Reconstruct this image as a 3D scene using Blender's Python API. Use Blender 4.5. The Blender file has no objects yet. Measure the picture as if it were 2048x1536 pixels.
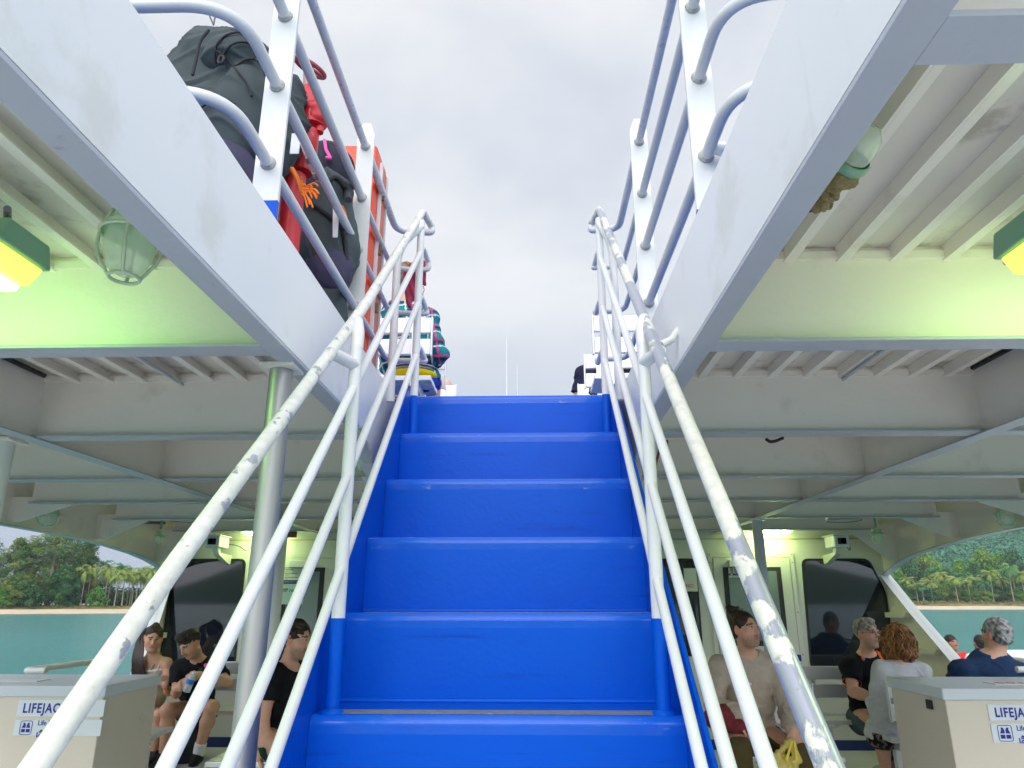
import bpy, math, random, os
import numpy as np
from mathutils import Vector, Matrix
PI = math.pi
sc = bpy.context.scene
# ---------------------------------------------------------------- camera
F_PX, PITCH, YAW = 1419.3, math.radians(17.056), math.radians(1.554)
cam_d = bpy.data.cameras.new('camera'); cam = bpy.data.objects.new('camera', cam_d)
sc.collection.objects.link(cam); sc.camera = cam
cam_d.sensor_width = 36.0; cam_d.lens = 36.0*F_PX/2048.0
cam_d.clip_start = 0.05; cam_d.clip_end = 9000
cam.location = (0, 0, 0); cam.rotation_euler = (PI/2+PITCH, 0, YAW)
# ---------------------------------------------------------------- world: bright overcast sky
SUN_EL, SUN_AZ = math.radians(27), math.radians(188)
w = bpy.data.worlds.new('World'); sc.world = w; w.use_nodes = True
nt = w.node_tree; N = nt.nodes; Lk = nt.links; N.clear()
wo = N.new('ShaderNodeOutputWorld'); bg = N.new('ShaderNodeBackground')
sky = N.new('ShaderNodeTexSky'); sky.sky_type = 'NISHITA'; sky.sun_disc = False
sky.sun_elevation = SUN_EL; sky.sun_rotation = SUN_AZ; sky.air_density = 1.0; sky.dust_density = 2.0
tc = N.new('ShaderNodeTexCoord'); mp = N.new('ShaderNodeMapping'); mp.inputs['Scale'].default_value = (1.0, 1.0, 1.7)
n1 = N.new('ShaderNodeTexNoise'); n1.inputs['Scale'].default_value = 2.3; n1.inputs['Detail'].default_value = 6; n1.inputs['Roughness'].default_value = .52; n1.inputs['Distortion'].default_value = .35
cr = N.new('ShaderNodeValToRGB'); e = cr.color_ramp.elements
e[0].position = .36; e[0].color = (7.3, 7.9, 9.0, 1); e[1].position = .62; e[1].color = (10.1, 10.3, 10.6, 1)
sx = N.new('ShaderNodeSeparateXYZ'); mr = N.new('ShaderNodeMapRange')
mr.inputs['From Min'].default_value = -.02; mr.inputs['From Max'].default_value = .42
hz = N.new('ShaderNodeMix'); hz.data_type = 'RGBA'; hz.inputs['A'].default_value = (4.7, 5.6, 7.1, 1)
mx = N.new('ShaderNodeMix'); mx.data_type = 'RGBA'; mx.inputs['Factor'].default_value = .9
bg.inputs['Strength'].default_value = .0555
# the bright part of the cloud cover, where the sun stands behind it, is astern of the camera
mb = N.new('ShaderNodeMapRange'); mb.inputs['From Min'].default_value = .15; mb.inputs['From Max'].default_value = -.6; mb.inputs['To Min'].default_value = 1.0; mb.inputs['To Max'].default_value = 3.1
vs_ = N.new('ShaderNodeVectorMath'); vs_.operation = 'SCALE'
Lk.new(tc.outputs['Generated'], mp.inputs['Vector']); Lk.new(mp.outputs[0], n1.inputs['Vector']); Lk.new(n1.outputs['Fac'], cr.inputs[0])
Lk.new(tc.outputs['Generated'], sx.inputs[0]); Lk.new(sx.outputs['Z'], mr.inputs['Value'])
Lk.new(mr.outputs[0], hz.inputs['Factor']); Lk.new(cr.outputs[0], hz.inputs['B'])
Lk.new(sky.outputs[0], mx.inputs['A']); Lk.new(hz.outputs['Result'], mx.inputs['B'])
Lk.new(sx.outputs['Y'], mb.inputs['Value']); Lk.new(mx.outputs['Result'], vs_.inputs[0]); Lk.new(mb.outputs[0], vs_.inputs['Scale']); Lk.new(vs_.outputs[0], bg.inputs['Color']); Lk.new(bg.outputs[0], wo.inputs[0])
sd = bpy.data.lights.new('sun', 'SUN'); sd.energy = .62; sd.angle = math.radians(50); sd.color = (1, .97, .92)
sun = bpy.data.objects.new('sun', sd); sc.collection.objects.link(sun)
_dir = Vector((math.sin(SUN_AZ)*math.cos(SUN_EL), math.cos(SUN_AZ)*math.cos(SUN_EL), math.sin(SUN_EL)))
sun.rotation_euler = _dir.to_track_quat('Z', 'Y').to_euler()
sc.view_settings.view_transform = 'Standard'; sc.view_settings.look = 'None'
sc.view_settings.exposure = 0.79; sc.view_settings.gamma = 1.0
try:
    sc.cycles.use_denoising = True; sc.cycles.max_bounces = 8; sc.cycles.transparent_max_bounces = 8
    sc.cycles.diffuse_bounces = 6; sc.cycles.caustics_reflective = False; sc.cycles.caustics_refractive = False
    sc.cycles.use_adaptive_sampling = True; sc.cycles.adaptive_threshold = .02
except Exception: pass

# ---------------------------------------------------------------- calibrated scale of the ship (metres, camera at the origin)
XC, RIS, GO, Y0, Z0, DK, ZB = -.0984, .2576, .2747, 2.059, -.2918, .996, .681
XL, XR, FL, FR, FLOOR, ZW, YBK = XC-.5, XC+.5, -.689, .450, -1.36, -4.2, 7.6
_f = Vector((-math.sin(YAW)*math.cos(PITCH), math.cos(YAW)*math.cos(PITCH), math.sin(PITCH)))
_r = Vector((math.cos(YAW), math.sin(YAW), 0)); _u = _r.cross(_f)
def at(x, y, Y):                       # the point at depth Y seen at (x, y) of the 2048 px picture
    v = _f + _r*((x-1024)/F_PX) - _u*((y-768)/F_PX)
    return v*(Y/v.y)
def atz(x, y, Z):
    v = _f + _r*((x-1024)/F_PX) - _u*((y-768)/F_PX)
    return v*(Z/v.z)
# ---------------------------------------------------------------- materials
MATS = {}
def lin(c): return tuple(((x/255)/12.92 if x/255 <= .04045 else ((x/255+.055)/1.055)**2.4) for x in c)
def mat(name, col, rough=.5, metal=0., var=.06, nscale=6., bump=0., bscale=60., spots=None, spec=.5, stretch=None, coat=0., trans=0., coords='Object', alpha=1.):
    """Principled paint: base colour varied by noise, optional stains = (colour, amount, scale, contrast)"""
    if name in MATS: return MATS[name]
    m = bpy.data.materials.new(name); m.use_nodes = True; MATS[name] = m
    n = m.node_tree.nodes; l = m.node_tree.links; p = n['Principled BSDF']
    p.inputs['Roughness'].default_value = rough; p.inputs['Metallic'].default_value = metal
    p.inputs['Specular IOR Level'].default_value = spec; p.inputs['Coat Weight'].default_value = coat
    p.inputs['Transmission Weight'].default_value = trans; p.inputs['Alpha'].default_value = alpha
    t = n.new('ShaderNodeTexCoord'); mpn = n.new('ShaderNodeMapping'); l.new(t.outputs[coords], mpn.inputs[0])
    if stretch: mpn.inputs['Scale'].default_value = stretch
    ns = n.new('ShaderNodeTexNoise'); ns.inputs['Scale'].default_value = nscale; ns.inputs['Detail'].default_value = 5
    l.new(mpn.outputs[0], ns.inputs[0])
    mixn = n.new('ShaderNodeMix'); mixn.data_type = 'RGBA'
    mixn.inputs['A'].default_value = (*[max(0, c*(1-var)) for c in col], 1); mixn.inputs['B'].default_value = (*[min(1, c*(1+var)) for c in col], 1)
    l.new(ns.outputs['Fac'], mixn.inputs['Factor']); out = mixn.outputs['Result']
    for sp in (spots or []):
        c, amt, scl, con = sp[:4]
        s2 = n.new('ShaderNodeTexNoise'); s2.inputs['Scale'].default_value = scl; s2.inputs['Detail'].default_value = 7; s2.inputs['Roughness'].default_value = .62
        if len(sp) > 4:
            m2 = n.new('ShaderNodeMapping'); m2.inputs['Scale'].default_value = sp[4]; l.new(t.outputs[coords], m2.inputs[0]); l.new(m2.outputs[0], s2.inputs[0])
        else: l.new(t.outputs[coords], s2.inputs[0])
        r = n.new('ShaderNodeMapRange'); r.inputs['From Min'].default_value = con; r.inputs['From Max'].default_value = con+.1+(.12 if amt < .5 else 0); r.inputs['To Max'].default_value = amt
        l.new(s2.outputs['Fac'], r.inputs['Value'])
        mm = n.new('ShaderNodeMix'); mm.data_type = 'RGBA'; l.new(out, mm.inputs['A']); mm.inputs['B'].default_value = (*c, 1); l.new(r.outputs[0], mm.inputs['Factor']); out = mm.outputs['Result']
    l.new(out, p.inputs['Base Color'])
    if bump:
        b = n.new('ShaderNodeTexNoise'); b.inputs['Scale'].default_value = bscale; b.inputs['Detail'].default_value = 4; l.new(mpn.outputs[0], b.inputs[0])
        bn = n.new('ShaderNodeBump'); bn.inputs['Strength'].default_value = bump; bn.inputs['Distance'].default_value = .02
        l.new(b.outputs['Fac'], bn.inputs['Height']); l.new(bn.outputs[0], p.inputs['Normal'])
    return m
def emit(name, col, s):
    m = bpy.data.materials.new(name); m.use_nodes = True; p = m.node_tree.nodes['Principled BSDF']
    p.inputs['Base Color'].default_value = (*col, 1); p.inputs['Emission Color'].default_value = (*col, 1); p.inputs['Emission Strength'].default_value = s
    MATS[name] = m; return m
def vcol(name, rough=.6, spec=.35, sss=0., bump=.0, bscale=200., noise=.08):
    """colour read from the mesh's own colour attribute (real differences of colour: lips, hair, checks of a shirt)"""
    if name in MATS: return MATS[name]
    m = bpy.data.materials.new(name); m.use_nodes = True; MATS[name] = m
    n = m.node_tree.nodes; l = m.node_tree.links; p = n['Principled BSDF']
    a = n.new('ShaderNodeVertexColor'); a.layer_name = 'col'
    ns = n.new('ShaderNodeTexNoise'); ns.inputs['Scale'].default_value = 35; ns.inputs['Detail'].default_value = 4
    t = n.new('ShaderNodeTexCoord'); l.new(t.outputs['Object'], ns.inputs[0])
    mr_ = n.new('ShaderNodeMapRange'); mr_.inputs['To Min'].default_value = 1-noise*2; mr_.inputs['To Max'].default_value = 1+noise*2; l.new(ns.outputs['Fac'], mr_.inputs[0])
    vm = n.new('ShaderNodeVectorMath'); vm.operation = 'SCALE'; l.new(a.outputs[0], vm.inputs[0]); l.new(mr_.outputs[0], vm.inputs['Scale'])
    l.new(vm.outputs[0], p.inputs['Base Color']); p.inputs['Roughness'].default_value = rough; p.inputs['Specular IOR Level'].default_value = spec
    if sss: p.inputs['Subsurface Weight'].default_value = sss; p.inputs['Subsurface Radius'].default_value = (.01, .004, .002)
    if bump:
        b = n.new('ShaderNodeTexNoise'); b.inputs['Scale'].default_value = bscale; l.new(t.outputs['Object'], b.inputs[0])
        bn = n.new('ShaderNodeBump'); bn.inputs['Strength'].default_value = bump; bn.inputs['Distance'].default_value = .01
        l.new(b.outputs['Fac'], bn.inputs['Height']); l.new(bn.outputs[0], p.inputs['Normal'])
    return m
def peel(name, paint, metal_col, thr, scl=14., stretch=(1, 1, 1), w=.02):
    """flaking paint over bare grey metal"""
    m = bpy.data.materials.new(name); m.use_nodes = True; MATS[name] = m
    n = m.node_tree.nodes; l = m.node_tree.links; p = n['Principled BSDF']
    t = n.new('ShaderNodeTexCoord'); mpn = n.new('ShaderNodeMapping'); mpn.inputs['Scale'].default_value = stretch; l.new(t.outputs['Object'], mpn.inputs[0])
    ns = n.new('ShaderNodeTexNoise'); ns.inputs['Scale'].default_value = scl; ns.inputs['Detail'].default_value = 8; ns.inputs['Roughness'].default_value = .6; l.new(mpn.outputs[0], ns.inputs[0])
    r = n.new('ShaderNodeMapRange'); r.inputs['From Min'].default_value = thr; r.inputs['From Max'].default_value = thr+w; l.new(ns.outputs['Fac'], r.inputs[0])
    n2 = n.new('ShaderNodeTexNoise'); n2.inputs['Scale'].default_value = 40; n2.inputs['Detail'].default_value = 6; l.new(t.outputs['Object'], n2.inputs[0])
    cr_ = n.new('ShaderNodeValToRGB'); cr_.color_ramp.elements[0].position = .3; cr_.color_ramp.elements[0].color = (*[c*.82 for c in paint], 1); cr_.color_ramp.elements[1].position = .6; cr_.color_ramp.elements[1].color = (*paint, 1); l.new(n2.outputs['Fac'], cr_.inputs[0])
    mm = n.new('ShaderNodeMix'); mm.data_type = 'RGBA'; l.new(r.outputs[0], mm.inputs['Factor']); l.new(cr_.outputs[0], mm.inputs['A']); mm.inputs['B'].default_value = (*metal_col, 1)
    l.new(mm.outputs['Result'], p.inputs['Base Color'])
    rr = n.new('ShaderNodeMapRange'); rr.inputs['To Min'].default_value = .45; rr.inputs['To Max'].default_value = .3; l.new(r.outputs[0], rr.inputs[0]); l.new(rr.outputs[0], p.inputs['Roughness'])
    me = n.new('ShaderNodeMath'); me.operation = 'MULTIPLY'; me.inputs[1].default_value = .35; l.new(r.outputs[0], me.inputs[0]); l.new(me.outputs[0], p.inputs['Metallic'])
    inv = n.new('ShaderNodeMath'); inv.operation = 'SUBTRACT'; inv.inputs[0].default_value = 1; l.new(r.outputs[0], inv.inputs[1])
    bn = n.new('ShaderNodeBump'); bn.inputs['Strength'].default_value = .6; bn.inputs['Distance'].default_value = .004; l.new(inv.outputs[0], bn.inputs['Height']); l.new(bn.outputs[0], p.inputs['Normal'])
    return m
rust = (.28, .16, .07)
M_white = mat('white_paint', (.70, .71, .70), .35, var=.04, nscale=3, bump=.08, bscale=25, spots=[((.62, .63, .60), .5, 2.5, .56)])
M_fascia = mat('white_coaming_paint', (.80, .81, .81), .32, var=.03, nscale=2, bump=.05, bscale=8, spots=[((.62, .61, .56), .5, 3., .56), ((.45, .36, .24), .30, 1., .66, (14, 14, .8)), ((.25, .15, .08), .7, 70., .76)])
M_under = mat('underdeck_cream_paint', (.86, .80, .73), .4, var=.05, nscale=2.2, bump=.10, bscale=30, spots=[((.40, .36, .28), .45, 4., .60), ((.22, .15, .09), .8, 38., .73)])
M_undershade = mat('underdeck_painted_shade', (.46, .48, .53), .38, var=.08, nscale=4, bump=.08, bscale=30, spots=[(rust, .5, 20., .66, (1, 1, 1))])  # shade and blue bounce on flange undersides put into the colour; rust spots real
M_ceil = mat('ceiling_plate_paint', (.72, .68, .61), .5, var=.12, nscale=3, spots=[((.30, .26, .20), .6, 5., .56)])
M_post = mat('post_paint', (.73, .73, .71), .35, var=.04, bump=.05, spots=[((.45, .42, .36), .6, 30., .70)])
M_rail = mat('rail_paint', (.66, .67, .66), .3, var=.04, bump=.05, spots=[((.5, .5, .46), .5, 22., .68)])
M_railrough = mat('weathered_rail_paint', (.70, .70, .71), .4, var=.1, nscale=20, bump=.1, spots=[((.40, .40, .44), .8, 55., .56)])
M_peelL = peel('flaking_handrail_paint', (.76, .75, .68), (.42, .43, .48), .60, 17., (1, 1, 1))
M_peelR = peel('badly_flaking_handrail_paint', (.76, .75, .66), (.42, .44, .50), .51, 6.5, (1.5, .7, .7))
M_steel = mat('stainless_steel', (.42, .41, .40), .45, .7, var=.12, nscale=5, stretch=(12, 12, .4), bump=.02)
M_alu = mat('aluminium_profile', (.72, .73, .74), .35, .55, var=.05, nscale=4)
M_aluw = mat('white_aluminium_slat', (.82, .82, .82), .35, .1, var=.03)
M_box = mat('cream_locker_paint', (.68, .61, .50), .45, var=.05, nscale=3, bump=.06, bscale=20, spots=[((.45, .42, .35), .5, 9., .64)])
M_lid = mat('locker_lid_paint', (.62, .66, .70), .3, var=.04, nscale=3)
M_sign = mat('sign_plate', (.70, .74, .78), .3, var=.02)
M_blueink = mat('blue_sign_ink', (.02, .015, .28), .4)
M_black = mat('black_rubber', (.015, .015, .017), .5)
M_dark = mat('dark_gap', (.03, .03, .035), .6)
M_glass = mat('dark_window_glass', (.012, .016, .028), .04, var=.2, spec=.8)
M_frost = mat('pale_door_glass', (.20, .25, .27), .12, var=.12, nscale=4, spec=.6)
M_wallm = mat('bulkhead_paint', (.70, .71, .64), .35, var=.04, nscale=2, bump=.06, bscale=25, spots=[((.5, .46, .34), .35, 5., .62), ((.2, .13, .06), .8, 60., .76)])
M_bluep = mat('blue_deck_paint', (.001, .088, .56), .32, var=.06, nscale=2.5, bump=.05, bscale=60, spec=.12, coat=.0, spots=[((.002, .06, .40), .45, 3., .58), ((.002, .045, .30), .5, 1., .60, (2, 2, 30)), ((.30, .36, .58), .9, 70., .765)])
M_deckblue = mat('upper_deck_blue', (.02, .075, .28), .4, var=.2, nscale=5, bump=.2)
M_bluenose = mat('worn_blue_nosing', (.002, .10, .58), .22, var=.1, nscale=9, bump=.06, bscale=30, coat=.12, spec=.3, spots=[((.45, .48, .62), .6, 30., .64, (.3, 1, 1)), ((.15, .25, .6), .5, 80., .66)])
M_strip = mat('worn_grey_strip', (.19, .19, .22), .8, var=.25, nscale=30, bump=.3, bscale=200, spots=[((.35, .34, .36), .6, 40., .6)])
M_bluedeck = mat('skirting_blue', (.01, .03, .16), .4, var=.2, nscale=4, bump=.1)
M_floor = mat('main_deck_paint', (.60, .60, .62), .5, var=.12, nscale=4, bump=.1)
M_green = mat('green_enamel', (.22, .42, .28), .35, var=.15)
M_lampglass = mat('lamp_globe_glass', (.76, .90, .72), .10, var=.05, spec=.9, alpha=.5)
M_red = mat('red_paint', (.62, .02, .03), .35, var=.15, nscale=10, bump=.1, spots=[((.75, .55, .52), .9, 22., .66)])
M_oxide = mat('faded_oxide_red', (.32, .05, .07), .45, var=.2, nscale=8, spots=[((.55, .45, .42), .7, 20., .6)])
M_orange = mat('orange_red_box_paint', (.78, .07, .02), .35, var=.1, nscale=3, bump=.05)
M_rustm = mat('rusty_iron', (.20, .10, .05), .8, var=.3, nscale=30)
M_wire = mat('grey_cable', (.16, .16, .17), .5)
# ---------------------------------------------------------------- mesh helpers
class MB:
    def __init__(s): s.v = []; s.f = []; s.sm = []
    def add(s, vs, fs, smooth=False):
        o = len(s.v); s.v += [tuple(x) for x in vs]; s.f += [tuple(i+o for i in f) for f in fs]; s.sm += [smooth]*len(fs); return s
    def box(s, x0, x1, y0, y1, z0, z1):
        return s.add([(x0,y0,z0),(x1,y0,z0),(x1,y1,z0),(x0,y1,z0),(x0,y0,z1),(x1,y0,z1),(x1,y1,z1),(x0,y1,z1)],
                     [(0,3,2,1),(4,5,6,7),(0,1,5,4),(1,2,6,5),(2,3,7,6),(3,0,4,7)])
    def prism(s, poly, a0, a1, axis='x'):      # polygon in the other two axes, extruded a0..a1
        def P(a, u, v): return {'x': (a, u, v), 'y': (u, a, v), 'z': (u, v, a)}[axis]
        n = len(poly); vs = [P(a0, *p) for p in poly]+[P(a1, *p) for p in poly]
        fs = [tuple(range(n)), tuple(range(2*n-1, n-1, -1))]+[(i, i+n, (i+1) % n+n, (i+1) % n) for i in range(n)]
        return s.add(vs, fs)
    def tube(s, pts, r, seg=12, caps=True, closed=False, smooth=True):
        pts = [Vector(p) for p in pts]; n = len(pts); rs = r if hasattr(r, '__len__') else [r]*n
        vs = []; up = None
        for i, p in enumerate(pts):
            a = pts[i-1] if (i > 0 or closed) else p; b = pts[(i+1) % n] if (i < n-1 or closed) else p
            t = (b-a).normalized() if (b-a).length > 1e-9 else Vector((0, 0, 1))
            if up is None: up = t.orthogonal().normalized()
            up = (up - t*up.dot(t)); up = up.normalized() if up.length > 1e-6 else t.orthogonal().normalized()
            sd_ = t.cross(up)
            for k in range(seg):
                c = 2*PI*k/seg; vs.append(p+up*math.cos(c)*rs[i]+sd_*math.sin(c)*rs[i])
        fs = []
        for i in range(n if closed else n-1):
            j = (i+1) % n
            for k in range(seg): fs.append((i*seg+k, i*seg+(k+1) % seg, j*seg+(k+1) % seg, j*seg+k))
        s.add(vs, fs, smooth)
        if caps and not closed:
            s.add([vs[k] for k in range(seg)], [tuple(range(seg-1, -1, -1))]); s.add([vs[(n-1)*seg+k] for k in range(seg)], [tuple(range(seg))])
        return s
    def lathe(s, prof, c, seg=24, axis=Vector((0, 0, 1)), smooth=True):   # prof = (r, h) along axis
        axis = Vector(axis).normalized(); u = axis.orthogonal().normalized(); v = axis.cross(u); c = Vector(c); vs = []
        for r, h in prof:
            for k in range(seg):
                a = 2*PI*k/seg; vs.append(c+axis*h+u*math.cos(a)*r+v*math.sin(a)*r)
        fs = [(i*seg+k, i*seg+(k+1) % seg, (i+1)*seg+(k+1) % seg, (i+1)*seg+k) for i in range(len(prof)-1) for k in range(seg)]
        return s.add(vs, fs, smooth)
    def build(s, name, m, parent=None, bevel=0., label=None):
        me = bpy.data.meshes.new(name); me.from_pydata(s.v, [], s.f); me.polygons.foreach_set('use_smooth', s.sm)
        me.validate(); me.update()
        o = bpy.data.objects.new(name, me); sc.collection.objects.link(o); me.materials.append(m)
        if parent is not None:
            o.parent = parent; o.matrix_parent_inverse = wmat(parent).inverted()
        if bevel:
            b = o.modifiers.new('bevel', 'BEVEL'); b.width = bevel; b.segments = 3; b.limit_method = 'ANGLE'; b.angle_limit = math.radians(40)
            try: b.harden_normals = False
            except Exception: pass
        if label: o['label'] = label
        return o
def wmat(o):
    m = Matrix.LocRotScale(o.location, o.rotation_euler, o.scale)
    if o.parent is not None: m = wmat(o.parent) @ o.matrix_parent_inverse @ m
    return m
def tag(o, label=None, cat=None, group=None, kind=None):
    if label: o['label'] = label
    if cat: o['category'] = cat
    if group: o['group'] = group
    if kind: o['kind'] = kind
    return o
def thing(name, label, cat, loc=(0, 0, 0), group=None, rz=0.):
    o = bpy.data.objects.new(name, None); sc.collection.objects.link(o); o.location = loc; o.rotation_euler = (0, 0, rz)
    o.empty_display_size = .1
    return tag(o, label, cat, group)
def struct(o, label=None): o['kind'] = 'structure'; return tag(o, label) if label else o
def copy_tree(o, parent=None):
    c = o.copy(); sc.collection.objects.link(c)
    if parent is not None: c.parent = parent; c.matrix_parent_inverse = o.matrix_parent_inverse.copy()
    for ch in [x for x in KIDS(o)]: copy_tree(ch, c)
    return c
def KIDS(o): return [x for x in sc.collection.objects if x.parent == o]
def fillet(pts, rad, n=6):
    pts = [Vector(p) for p in pts]; out = [pts[0]]
    for i in range(1, len(pts)-1):
        a, b, c = pts[i-1], pts[i], pts[i+1]; r_ = rad if not hasattr(rad, '__len__') else rad[i-1]
        r_ = min(r_, (a-b).length*.49, (c-b).length*.49); p = b+(a-b).normalized()*r_; q_ = b+(c-b).normalized()*r_
        for k in range(n+1):
            t = k/n; out.append(p*(1-t)**2+b*2*t*(1-t)+q_*t*t)
    out.append(pts[-1]); return out
FONTS = {}
def text(s, name, m, parent, loc, size, rot=(PI/2, 0, 0), xs=1., off=.0, ex=.0008, align='LEFT', sp_=1.):
    c = bpy.data.curves.new(name, 'FONT'); c.body = s; c.size = size; c.extrude = ex; c.offset = off; c.align_x = align
    c.resolution_u = 3; c.space_character = sp_
    o = bpy.data.objects.new(name+'_src', c); sc.collection.objects.link(o)
    dg = bpy.context.evaluated_depsgraph_get(); me = bpy.data.meshes.new_from_object(o.evaluated_get(dg)); bpy.data.objects.remove(o); bpy.data.curves.remove(c)
    me.name = name; me.materials.clear(); me.materials.append(m)
    ob = bpy.data.objects.new(name, me); sc.collection.objects.link(ob)
    ob.location = loc; ob.rotation_euler = rot; ob.scale = (xs, 1, 1)
    if parent is not None: ob.parent = parent; ob.matrix_parent_inverse = wmat(parent).inverted()
    return ob
# ================================================================ SHIP: decks, ceiling, beams
YA, YF = .15, 9.4                     # aft edge and forward reach of the upper deck
XO_L, XO_R = -3.8, 3.604
b = MB(); b.box(-4.2, 4.0, -4, YBK+6, FLOOR-.05, FLOOR); struct(b.build('main_deck', M_floor))
YD = Y0+5*GO                            # forward edge of the stair opening
b = MB()
for x0, x1, y0, y1 in ((XO_L-.1, FL-.006, YA, YF), (FR+.006, XO_R+.1, YA, YF), (FL-.006, FR+.006, YD+.012, YF)):
    b.box(x0, x1, y0, y1, .9885, DK-.001)
struct(b.build('upper_deck', M_deckblue))
b = MB()
for x0, x1, y0, y1 in ((XO_L-.09, FL-.006, YA, YF-.01), (FR+.006, XO_R+.09, YA, YF-.01), (FL-.006, FR+.006, YD+.012, YF-.01)):
    b.box(x0, x1, y0, y1, .981, .9875)
struct(b.build('ceiling', M_ceil))
GXL, GXR = -2.178, 1.92
BY = [.75, 1.88, 2.99, 4.10, 5.10, 6.18, 7.25]
names = ['nearest cross beam at the top of the view', 'cross beam lit green beside the stair opening', 'cross beam beside the upper steps',
         'cross beam just forward of the stair head', 'third cross beam from the cabin wall', 'second cross beam from the cabin wall', 'cross beam next to the cabin wall']
def beam(y, x0, x1, lab):
    t = thing('deck_beam', lab, 'beam', ((x0+x1)/2, y, ZB), 'cross beams under the upper deck')
    bb = MB(); bb.box(x0, x1, y-.004, y+.004, ZB+.011, .9805); bb.build('web', M_under, t)
    bb = MB(); bb.box(x0, x1, y-.042, y+.042, ZB, ZB+.010); bb.build('flange', M_undershade, t, .0015)
    bb = MB(); bb.box(x0+.01, x1-.01, y-.016, y-.0045, .940, .966); bb.build('collar_strip', M_under, t)
    return t
for i, y in enumerate(BY):
    segs = ((XO_L+.16, FL-.062), (FR+.062, XO_R-.16)) if y < YD else ((XO_L+.16, XO_R-.16),)
    for k, (x0, x1) in enumerate(segs):
        beam(y, x0, x1, ('%s, on the %s side' % (names[i], 'left' if k == 0 else 'right')) if len(segs) == 2 else names[i])
for x, lab in ((GXL, 'long girder crossing the beams on the left side'), (GXR, 'long girder crossing the beams on the right side')):
    t = thing('deck_girder', lab, 'girder', (x, 3, ZB), 'fore and aft girders')
    bb = MB(); bb.box(x-.0045, x+.0045, YA, YBK, ZB+.006, .9795); bb.build('web', M_under, t)
    bb = MB(); bb.box(x-.04, x+.04, YA, YBK, ZB-.008, ZB-.0015); bb.build('flange', M_undershade, t, .0015)
# longitudinal stiffener bars on the ceiling
sp = .1515
xs = [FR+.135+sp*k for k in range(20) if FR+.135+sp*k < XO_R-.2]+[FL-.135-sp*k for k in range(20) if FL-.135-sp*k > XO_L+.2]
i = 0
proto = None
for x in sorted(xs):
    if abs(x-GXL) < .06 or abs(x-GXR) < .06: continue
    bb = MB(); bb.box(x-.004, x+.004, YA, YBK-.01, .935, .9805); bb.box(x-.004+.0085, x+.026, YA, YBK-.01, .935, .942)
    o = bb.build('ceiling_stiffener', M_under)
    side = 'left' if x < 0 else 'right'; k = int(round((abs(x-(FL if x < 0 else FR))-.135)/sp))+1
    nth = ['first', 'second', 'third', 'fourth', 'fifth', 'sixth', 'seventh', 'eighth', 'ninth', 'tenth', 'eleventh', 'twelfth', 'thirteenth', 'fourteenth', 'fifteenth', 'sixteenth', 'seventeenth', 'eighteenth', 'nineteenth', 'twentieth']
    tag(o, '%s ceiling bar counted outward from the stair opening on the %s' % (nth[k-1], side), 'stiffener', 'thin bars running along the ceiling')
# coaming (fascia) round the stair opening, with bottom flange and rounded cut-out by the stair head
def coaming(x, sgn, lab):
    t = thing('opening_coaming', lab, 'coaming', (x, 2, ZB), 'white plates edging the stair opening')
    prof = [(YA, DK+.0), (YA, ZB+.0115), (2.66, ZB+.0115), (2.80, ZB-.005)]
    for k in range(11):
        a = k/10*PI/2; prof.append((2.82+.42*math.sin(a)*.9, ZB-.02-.46*(1-math.cos(a))))
    prof += [(3.36, .10), (3.52, .24), (3.62, .50), (3.66, DK)]
    bb = MB(); bb.prism(prof, x if sgn > 0 else x-.006, x+.006 if sgn > 0 else x, 'x'); bb.build('plate', M_fascia, t)
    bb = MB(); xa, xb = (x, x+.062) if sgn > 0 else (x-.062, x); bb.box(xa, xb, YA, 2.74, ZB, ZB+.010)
    bb.build('flange', M_undershade, t, .0015)
    bb = MB()
    pts = [(p[0], p[1]) for p in prof[3:14]]
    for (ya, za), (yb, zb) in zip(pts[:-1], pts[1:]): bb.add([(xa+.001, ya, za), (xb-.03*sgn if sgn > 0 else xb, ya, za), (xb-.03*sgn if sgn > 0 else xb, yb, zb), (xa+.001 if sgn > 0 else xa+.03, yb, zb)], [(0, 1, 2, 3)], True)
    bb.build('curved_edge', M_undershade, t)
coaming(FL, -1, 'white coaming plate along the left edge of the stair opening')
coaming(FR, 1, 'white coaming plate along the right edge of the stair opening')
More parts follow.
